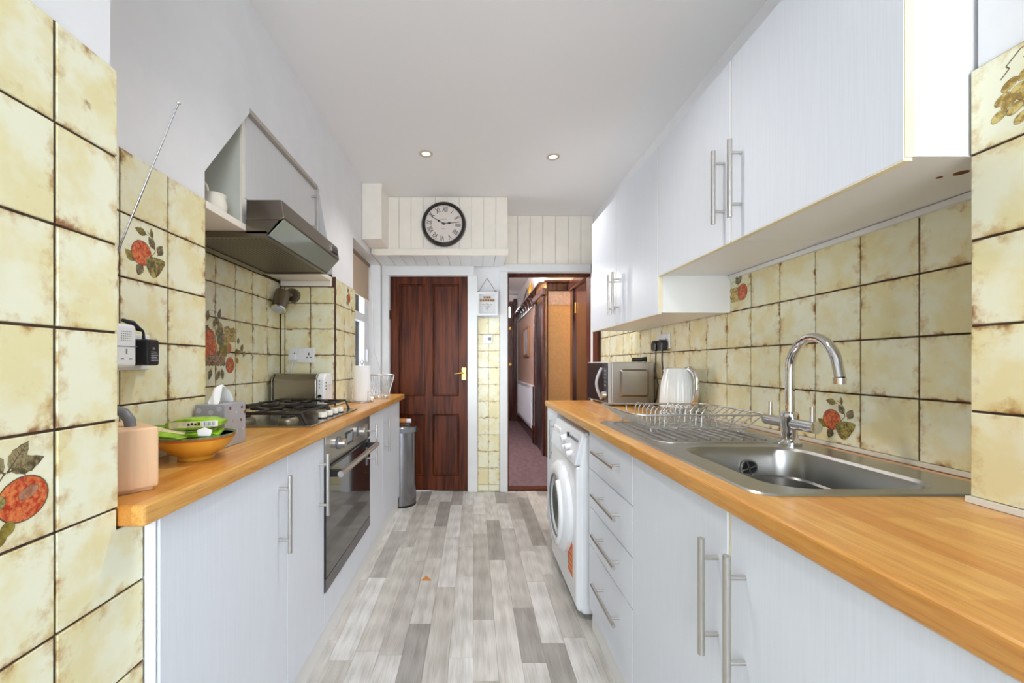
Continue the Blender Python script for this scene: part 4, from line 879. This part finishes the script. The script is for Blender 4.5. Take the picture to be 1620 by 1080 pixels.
bm = bmn(); prof = [(-.042, 0), (-.03, .028), (-.02, .05), (.0, .062), (.018, .052), (.022, .03), (.034, 0)]; V0 = []
for j in range(5):
    q = j/4-.5; row = []
    for i, (y, z) in enumerate(prof): row.append(bm.verts.new((-.778+q*.045*(1-.6*z/.062)+.006*math.sin(i*2.1+j), 1.262+y+.004*math.sin(j*2+i), tbz+z*(1-.5*q*q)+.002*math.sin(i*3+j*2)*(z > 0)-.001)))
    V0.append(row)
for a, b in zip(V0, V0[1:]):
    for i in range(len(a)-1): bm.faces.new((a[i], a[i+1], b[i+1], b[i]))
o = fin(bm, 'tissue', PAPER, tb, smooth=60); o.modifiers.new('thick', 'SOLIDIFY').thickness = .0015; s_ = o.modifiers.new('sub', 'SUBSURF'); s_.levels = 2; s_.render_levels = 2
# wall plug adaptor group on left wall
bm = bmn(); box(bm, -.8325, -.8195, .893, 1.038, H(-.014), H(.074)); sk1 = fin(bm, 'wall_socket', WPLAS, label='white socket plate behind the smart plug on the left wall tiles', cat='socket', bevel=.003)
sp_ = thing('plug_through_adaptor', 'white plug-in unit with speaker holes and socket face, on left wall', 'adaptor', (-.80, .93, H(-.008)))
ub = B('unit_body', WPLAS, sp_, -.8185, -.788, .898, .961, H(-.008), H(.092), bevel=.010, segs=4); B('blue_line', M('blue_grey_line', c(96, 108, 150), .4), ub, -.7882, -.7870, .900, .959, H(.0400), H(.0415))
for i in range(6):
    for j in range(5): C('speaker_hole', GPLAS, ub, (-.7885, .917+.005*i, H(.054+.005*j)), (-.7875, .917+.005*i, H(.054+.005*j)), .0012, seg=6)
for (y, z, a, b) in ((.930, .029, .0014, .006), (.919, .012, .004, .0014), (.941, .012, .004, .0014)): B('pin_hole', GPLAS, ub, -.7882, -.7873, y-a, y+a, H(z)-b, H(z)+b)
ad = thing('power_adaptor', 'black mains adaptor with cable beside the white plug-in unit', 'adaptor', (-.79, .995, H(-.003)))
ab = B('adaptor_body', BLACK, ad, -.8185, -.776, .975, 1.014, H(-.003), H(.060), bevel=.006, segs=3)
for k in range(6): B('print_line', M('adaptor_print', c(190, 190, 196), .5), ab, -.7762, -.7756, .986, 1.008-.002*(k % 3), H(.008+.0042*k), H(.0095+.0042*k))
text('adaptor_rating', '10', .007, MC['adaptor_print'], ab, Matrix.Translation((-.7757, .993, H(.038))) @ Matrix.Rotation(math.pi/2, 4, 'Z'), .0001)
bm = bmn(); tube(bm, [(-.80, .993, H(.058)), (-.80, .993, H(.074)), (-.80, .991, H(.080)), (-.803, .982, H(.084)), (-.807, .968, H(.097)), (-.81, .945, H(.102))], [.004, .0028, .0030, .0060, .0068, .004], 8); fin(bm, 'cable', BLACK, ad, smooth=50)
# toaster
ts = thing('toaster', 'long brushed steel toaster with white end and control buttons', 'toaster', (-.96, 2.32, WT))
TX0, TX1, TY0, TY1 = -1.105, -.865, 2.25, 2.385
bm = bmn(); prism(bm, [(TY0, WT+.012), (TY1, WT+.012), (TY1, WT+.165), (TY1-.025, WT+.193), (TY0+.025, WT+.193), (TY0, WT+.165)], 'x', TX0, TX1); tbd = fin(bm, 'toaster_shell', brushed('toaster_steel', c(164, 158, 148), .25, (2, 2, 120)), ts, bevel=.008, segs=3)
bm = bmn(); prism(bm, [(TY0-.002, WT+.004), (TY1+.002, WT+.004), (TY1+.002, WT+.168), (TY1-.024, WT+.196), (TY0+.024, WT+.196), (TY0-.002, WT+.168)], 'x', TX1+.0005, TX1+.045); ec = fin(bm, 'end_cap', WPLAS, ts, bevel=.01, segs=3)
bm = bmn(); prism(bm, [(TY0-.002, WT+.004), (TY1+.002, WT+.004), (TY1+.002, WT+.168), (TY1-.024, WT+.196), (TY0+.024, WT+.196), (TY0-.002, WT+.168)], 'x', TX0-.010, TX0-.0005); fin(bm, 'end_cap', MC['toaster_steel'], ts, bevel=.003)
for k in range(3): B('button', BLACK, ec, TX1+.044, TX1+.0475, TY0+.018, TY0+.026, WT+.105+.018*k, WT+.113+.018*k)
for k in range(3): B('button', GPLAS, ec, TX1+.015, TX1+.020, TY0-.0045, TY0-.0015, WT+.115+.018*k, WT+.123+.018*k)
C('dial', CHROME, ec, (TX1+.022, TY0-.001, WT+.07), (TX1+.022, TY0-.014, WT+.07), .012); B('lever', CHROME, ec, TX1+.044, TX1+.068, 2.31, 2.335, WT+.134, WT+.142, bevel=.003)
bm = bmn(); box(bm, TX0+.03, TX1-.02, TY0+.045, TY0+.062, WT+.1905, WT+.1945); fin(bm, 'slot', BLACK, tbd)
# kitchen roll
kr = thing('kitchen_roll', 'white kitchen paper roll on wire stand by the window', 'paper towel', (-.732, 2.68, WT)); rx, ry = -.732, 2.68
LA('paper', PAPER, kr, [(.02, WT+.012), (.055, WT+.012), (.055, WT+.238), (.02, WT+.238)], rx, ry, 36); T('stand_base', RW, kr, [(rx+.07*math.cos(a), ry+.07*math.sin(a), WT+.0045) for a in [2*math.pi*i/28 for i in range(28)]], .0038, 8, True)
T('stand_rod', IRON, kr, [(rx, ry, WT+.005), (rx, ry, WT+.245), (rx-.012, ry, WT+.262), (rx, ry, WT+.275), (rx+.012, ry, WT+.262), (rx, ry, WT+.245)], .003, 8); T('side_arm', RW, kr, [(rx+.05, ry-.049, WT+.0045), (rx+.052, ry-.05, WT+.065), (rx+.054, ry-.05, WT+.075)], .003, 8)
# wire basket
wbk = thing('wire_basket', 'flared chrome wire basket standing by the window', 'basket', (-.69, 3.02, WT)); qx, qy = -.692, 3.0
for z, r, w in ((WT+.004, .062, .004), (WT+.012, .064, .003), (WT+.17, .108, .0035)): T('hoop', RW if z > WT+.1 else CHROME, wbk, [(qx+r*math.cos(a), qy+r*math.sin(a), z) for a in [2*math.pi*i/36 for i in range(36)]], w, 8, True)
for k in range(36):
    a = 2*math.pi*k/36; T('wire', RW, wbk, [(qx+.062*math.cos(a), qy+.062*math.sin(a), WT+.008), (qx+.078*math.cos(a), qy+.078*math.sin(a), WT+.06), (qx+.098*math.cos(a), qy+.098*math.sin(a), WT+.13), (qx+.108*math.cos(a), qy+.108*math.sin(a), WT+.17)], .0016, 5)
LA('base_disc', CHROME, wbk, [(.06, WT+.0035), (.06, WT+.006), (0, WT+.0065)], qx, qy, 28)
# bin
bn = thing('pedal_bin', 'tall round steel pedal bin between cabinet and brown door', 'bin', (-.605, 3.41, 0)); ux, uy, ur = -.602, 3.405, .120
BST = brushed('bin_steel', c(150, 150, 154), .25, (60, 60, 1))
LA('bin_body', BST, bn, [(ur*.985, .012), (ur, .02), (ur, .60)], ux, uy, 40); LA('base_ring', BLACK, bn, [(ur*1.01, .0006), (ur*1.01, .014), (ur*.9, .0145)], ux, uy, 40); LA('lid_collar', GPLAS, bn, [(ur*1.015, .6005), (ur*1.02, .635), (ur*.98, .64)], ux, uy, 40); LA('lid', BST, bn, [(ur, .6405), (ur*.9, .655), (ur*.5, .665), (0, .667)], ux, uy, 40)
B('lid_lug', BLACK, bn, ux+ur*.9, ux+ur*1.12, uy-.02, uy+.02, .60, .632, bevel=.006)
bt = thing('small_bottle', 'little tan bottle with white cap lying on the steel bin lid', 'bottle', (-.6, 3.4, .668))
C('bottle_body', M('tan_plastic', c(196, 132, 76), .4), bt, (-.63, 3.39, .688), (-.555, 3.39, .688), .0205); C('cap', WPLAS, bt, (-.5545, 3.39, .688), (-.52, 3.39, .688), .018)
# blind
bl = thing('roller_blind', 'beige roller blind pulled part way down at the side window', 'blind', (-.9, 3.2, H(.54)))
B('blind_cloth', M('beige_blind', c(206, 186, 160), .8, var=.03), bl, -.902, -.899, 2.86, 3.50, H(.545), H(.83)); C('blind_roller', M('blind_roller_brown', c(140, 120, 100), .6), bl, (-.905, 2.85, H(.845)), (-.905, 3.51, H(.845)), .018); B('bottom_bar', M('beige_bar', c(196, 176, 150), .6), bl, -.906, -.895, 2.86, 3.50, H(.538), H(.5445))
T('pull_cord', M('cord_beige', c(190, 182, 166), .8), bl, [(-.885, 3.5, H(.83)), (-.87, 3.53, H(.4)), (-.86, 3.55, H(.1)), (-.80, 3.56, H(-.10)), (-.76, 3.55, H(-.18))], .0018, 5)
# =================================================================== ON THE END WALL
ck = thing('wall_clock', 'round black framed wall clock with roman numerals on the bulkhead', 'clock', (-.243, 3.307, H(1.128)))
rc = Matrix.Translation((-.243, 3.307, H(1.122))) @ Matrix.Rotation(math.pi/2, 4, 'X')
CKB = M('clock_black', c(26, 22, 22), .18, coat=.4); INK = M('clock_ink', c(70, 62, 60), .6)
LA('clock_case', CKB, ck, [(.178, 0.0005), (.180, .02), (.172, .038), (.158, .044), (.151, .038), (.148, .03)], 0, 0, 56, None, rc); dl = LA('dial', M('clock_face', c(226, 216, 208), .5), ck, [(.1478, .0305), (0, .0306)], 0, 0, 48, None, rc)
def ck_m(ang, r, y=3.2758): return Matrix.Translation((-.243, y, H(1.122))) @ Matrix.Rotation(math.radians(ang), 4, 'Y') @ Matrix.Translation((0, 0, r))
TILT = 6
for i, nm in enumerate(('XII', 'I', 'II', 'III', 'IIII', 'V', 'VI', 'VII', 'VIII', 'IX', 'X', 'XI')): text('numeral', nm, .060, INK, dl, ck_m(30*i+TILT, .113) @ Matrix.Diagonal((.60, 1, 1, 1)), .0003, bold=.0007)
for k in range(60): 
    bm = bmn(); box(bm, -.0006, .0006, -.0004, .0002, -.003, .003) ; bm.transform(ck_m(6*k+TILT, .143)); fin(bm, 'minute_mark', INK, dl)
for (ang, ln) in ((300.5, .125), (84, .130)):
    bm = bmn(); pts = [(-.004, -.012), (.004, -.012), (.0025, .03), (.008, .045), (.0025, .06), (.0012, ln), (-.0012, ln), (-.0025, .06), (-.008, .045), (-.0025, .03)]
    prism(bm, pts, 'y', -.0006, .0006); bm.transform(ck_m(ang, 0, 3.273)); fin(bm, 'hand', CKB, ck)
C('centre_boss', CKB, ck, (-.243, 3.2765, H(1.122)), (-.243, 3.268, H(1.122)), .008)
for z, w in ((1.158, .026), (1.083, .016)): 
    for k in range(8): B('dial_lettering', INK, dl, -.243-w+k*w/4, -.243-w+k*w/4+w/7, 3.2755, 3.2763, H(z)-.0016, H(z)+.0016)
# garden sign
sg = thing('hanging_sign', 'white framed OUR GARDEN sign hanging from string between the doors', 'sign', (.118, 3.70, H(.43)))
s0, s1, z0, z1 = .022, .214, H(.436), H(.650)
bm = bmn(); slab(bm, [s0, s0+.022, s1-.022, s1], [z0, z0+.022, z1-.022, z1], lambda i, j: not (i == 1 and j == 1), 'y', 3.680, 3.703); fin(bm, 'sign_frame', WHITEP, sg, bevel=.002); pnl = B('sign_panel', M('sign_card', c(222, 222, 222), .6), sg, s0+.021, s1-.021, 3.694, 3.702, z0+.021, z1-.021)
LB = M('letter_tile_wood', c(176, 128, 80), .5, var=.12); LBK = M('letter_black', c(50, 34, 26), .6)
def word(s, cx, z, d):
    for i, ch in enumerate(s):
        x = cx+(i-(len(s)-1)/2)*d; b = B('letter_tile', LB, pnl, x-.0095, x+.0095, 3.6905, 3.6942, z-.0095, z+.0095, bevel=.001)
        text('letter', ch, .0175, LBK, b, Matrix.Translation((x, 3.6904, z)), .0003)
word('OUR', .118, z1-.048, .0225); word('GARDEN', .118, z1-.075, .0225)
GI = M('grey_print', c(120, 120, 122), .7)
for z, segs in ((.100, ((-.012, .012),)), (.113, ((-.045, -.022), (-.012, .018), (.028, .044))), (.127, ((-.026, -.012), (-.004, .028))), (.138, ((-.012, .016),)), (.150, ((-.012, .014),))):
    for a, b in segs: B('small_print', GI, pnl, .118+a, .118+b, 3.6935, 3.6942, z1-z-.002, z1-z+.002)
C('print_dot', BLACK, pnl, (.118, 3.6942, z1-.163), (.118, 3.6934, z1-.163), .005, seg=10)
T('string', M('twine', c(120, 96, 76), .9), sg, [(.038, 3.69, z1-.004), (.116, 3.700, H(.772)), (.120, 3.700, H(.772)), (.198, 3.69, z1-.004)], .0022, 6)
for x in (.038, .198): C('string_knot', M('twine_knot', c(90, 70, 56), .9), sg, (x-.006, 3.69, z1+.002), (x+.006, 3.69, z1+.002), .005, seg=8)
sw = thing('fused_switch', 'small white fused switch on the narrow tile strip between doors', 'switch', (.124, 3.728, H(.23)))
pt = B('plate', WPLAS, sw, .083, .168, 3.718, 3.7285, H(.186), H(.271), bevel=.003); B('rocker', WPLAS, pt, .097, .112, 3.713, 3.7185, H(.22), H(.24), bevel=.002); B('fuse_holder', GPLAS, pt, .128, .155, 3.7165, 3.7185, H(.218), H(.243), bevel=.001); C('neon', M('neon_red', c(150, 60, 60), .3), pt, (.12, 3.7182, H(.23)), (.12, 3.7165, H(.23)), .003, seg=8)
# downlights: two in view, two unseen ones overhead added as fill
for (x, y, lab) in ((-.308, 2.63, 'recessed ceiling downlight nearer the left wall'), (.514, 2.67, 'recessed ceiling downlight nearer the right cabinets'), (-.15, 1.30, 'added fill downlight overhead left, out of view'), (.22, 1.30, 'added fill downlight overhead right, out of view')):
    t = thing('downlight', lab, 'light', (x, y, CEIL), 'ceiling downlights')
    LA('bezel', M('downlight_ring', c(214, 206, 190), .35, .3), t, [(.043, CEIL-.0005), (.043, CEIL-.004), (.036, CEIL-.006), (.028, CEIL-.003), (.027, CEIL-.0006)], x, y, 28); LA('bulb', M('lit_bulb', (1, .93, .82, 1), .3, emit=.5), t, [(.0265, CEIL-.0008), (.018, CEIL-.0035), (0, CEIL-.004)], x, y, 20)
    d = bpy.data.lights.new('downlight_beam', 'SPOT'); d.energy = DOWNLIGHT_W*(1 if y > 2 else .9); d.spot_size = math.radians(118); d.spot_blend = 1; d.color = (1, .965, .925); d.shadow_soft_size = .04
    o = bpy.data.objects.new('downlight_beam', d); COL.objects.link(o); o.location = (x, y, CEIL-.02)
# =================================================================== HALL THINGS
ra = thing('radiator', 'white panel radiator on the hall wall', 'radiator', (.85, 6.85, .2))
rp = B('panel', M('radiator_white', c(214, 222, 236), .3), ra, .822, .855, 5.98, 7.75, .225, .83, bevel=.006)
for k in range(28): B('fin_ridge', MC['radiator_white'], rp, .817, .8225, 6.02+.061*k, 6.05+.061*k, .27, .79, bevel=.002)
B('top_grille', MC['radiator_white'], ra, .82, .892, 5.97, 7.76, .8305, .842); T('pipe', DARKW, ra, [(.85, 5.98, .25), (.85, 5.955, .24), (.86, 5.955, .1), (.86, 5.97, .005)], .012, 8)
B('wall_bracket', GPLAS, ra, .8555, .895, 6.3, 6.34, .4, .8); B('wall_bracket', GPLAS, ra, .8555, .895, 7.3, 7.34, .4, .8)
pc = thing('picture_frame', 'small gilt framed picture on the hall wall', 'picture', (.885, 6.9, H(.14)))
bm = bmn(); slab(bm, [6.62, 6.66, 7.22, 7.26], [H(.13), H(.17), H(.59), H(.63)], lambda i, j: not (i == 1 and j == 1), 'x', .865, .8955); fin(bm, 'frame', M('gilt_frame', c(150, 104, 62), .4), pc, bevel=.004); B('print', M('picture_print', c(206, 208, 222), .5, var=.1), pc, .880, .890, 6.655, 7.225, H(.165), H(.595))
o1 = thing('ornament_plate', 'dark round plate standing on the hall plate rail', 'plate', (.86, 6.75, H(1.02)))
LA('plate_disc', M('dark_plate', c(58, 52, 56), .3), o1, [(.02, .0), (.085, .006), (.11, .014), (.108, .018), (.08, .010), (.0, .006)], 0, 0, 28, None, Matrix.Translation((.855, 6.72, H(1.133))) @ Matrix.Rotation(math.radians(-75), 4, 'Y'))
o2 = thing('ornament_vase', 'gold coloured vase standing on the hall plate rail', 'vase', (.85, 6.2, H(1.02)))
LA('vase_body', M('gold_glaze', c(176, 138, 62), .3, .4), o2, [(.028, H(1.0205)), (.036, H(1.03)), (.046, H(1.09)), (.032, H(1.15)), (.018, H(1.19)), (.024, H(1.215)), (.02, H(1.215)), (.0, H(1.19))], .846, 6.15, 24)
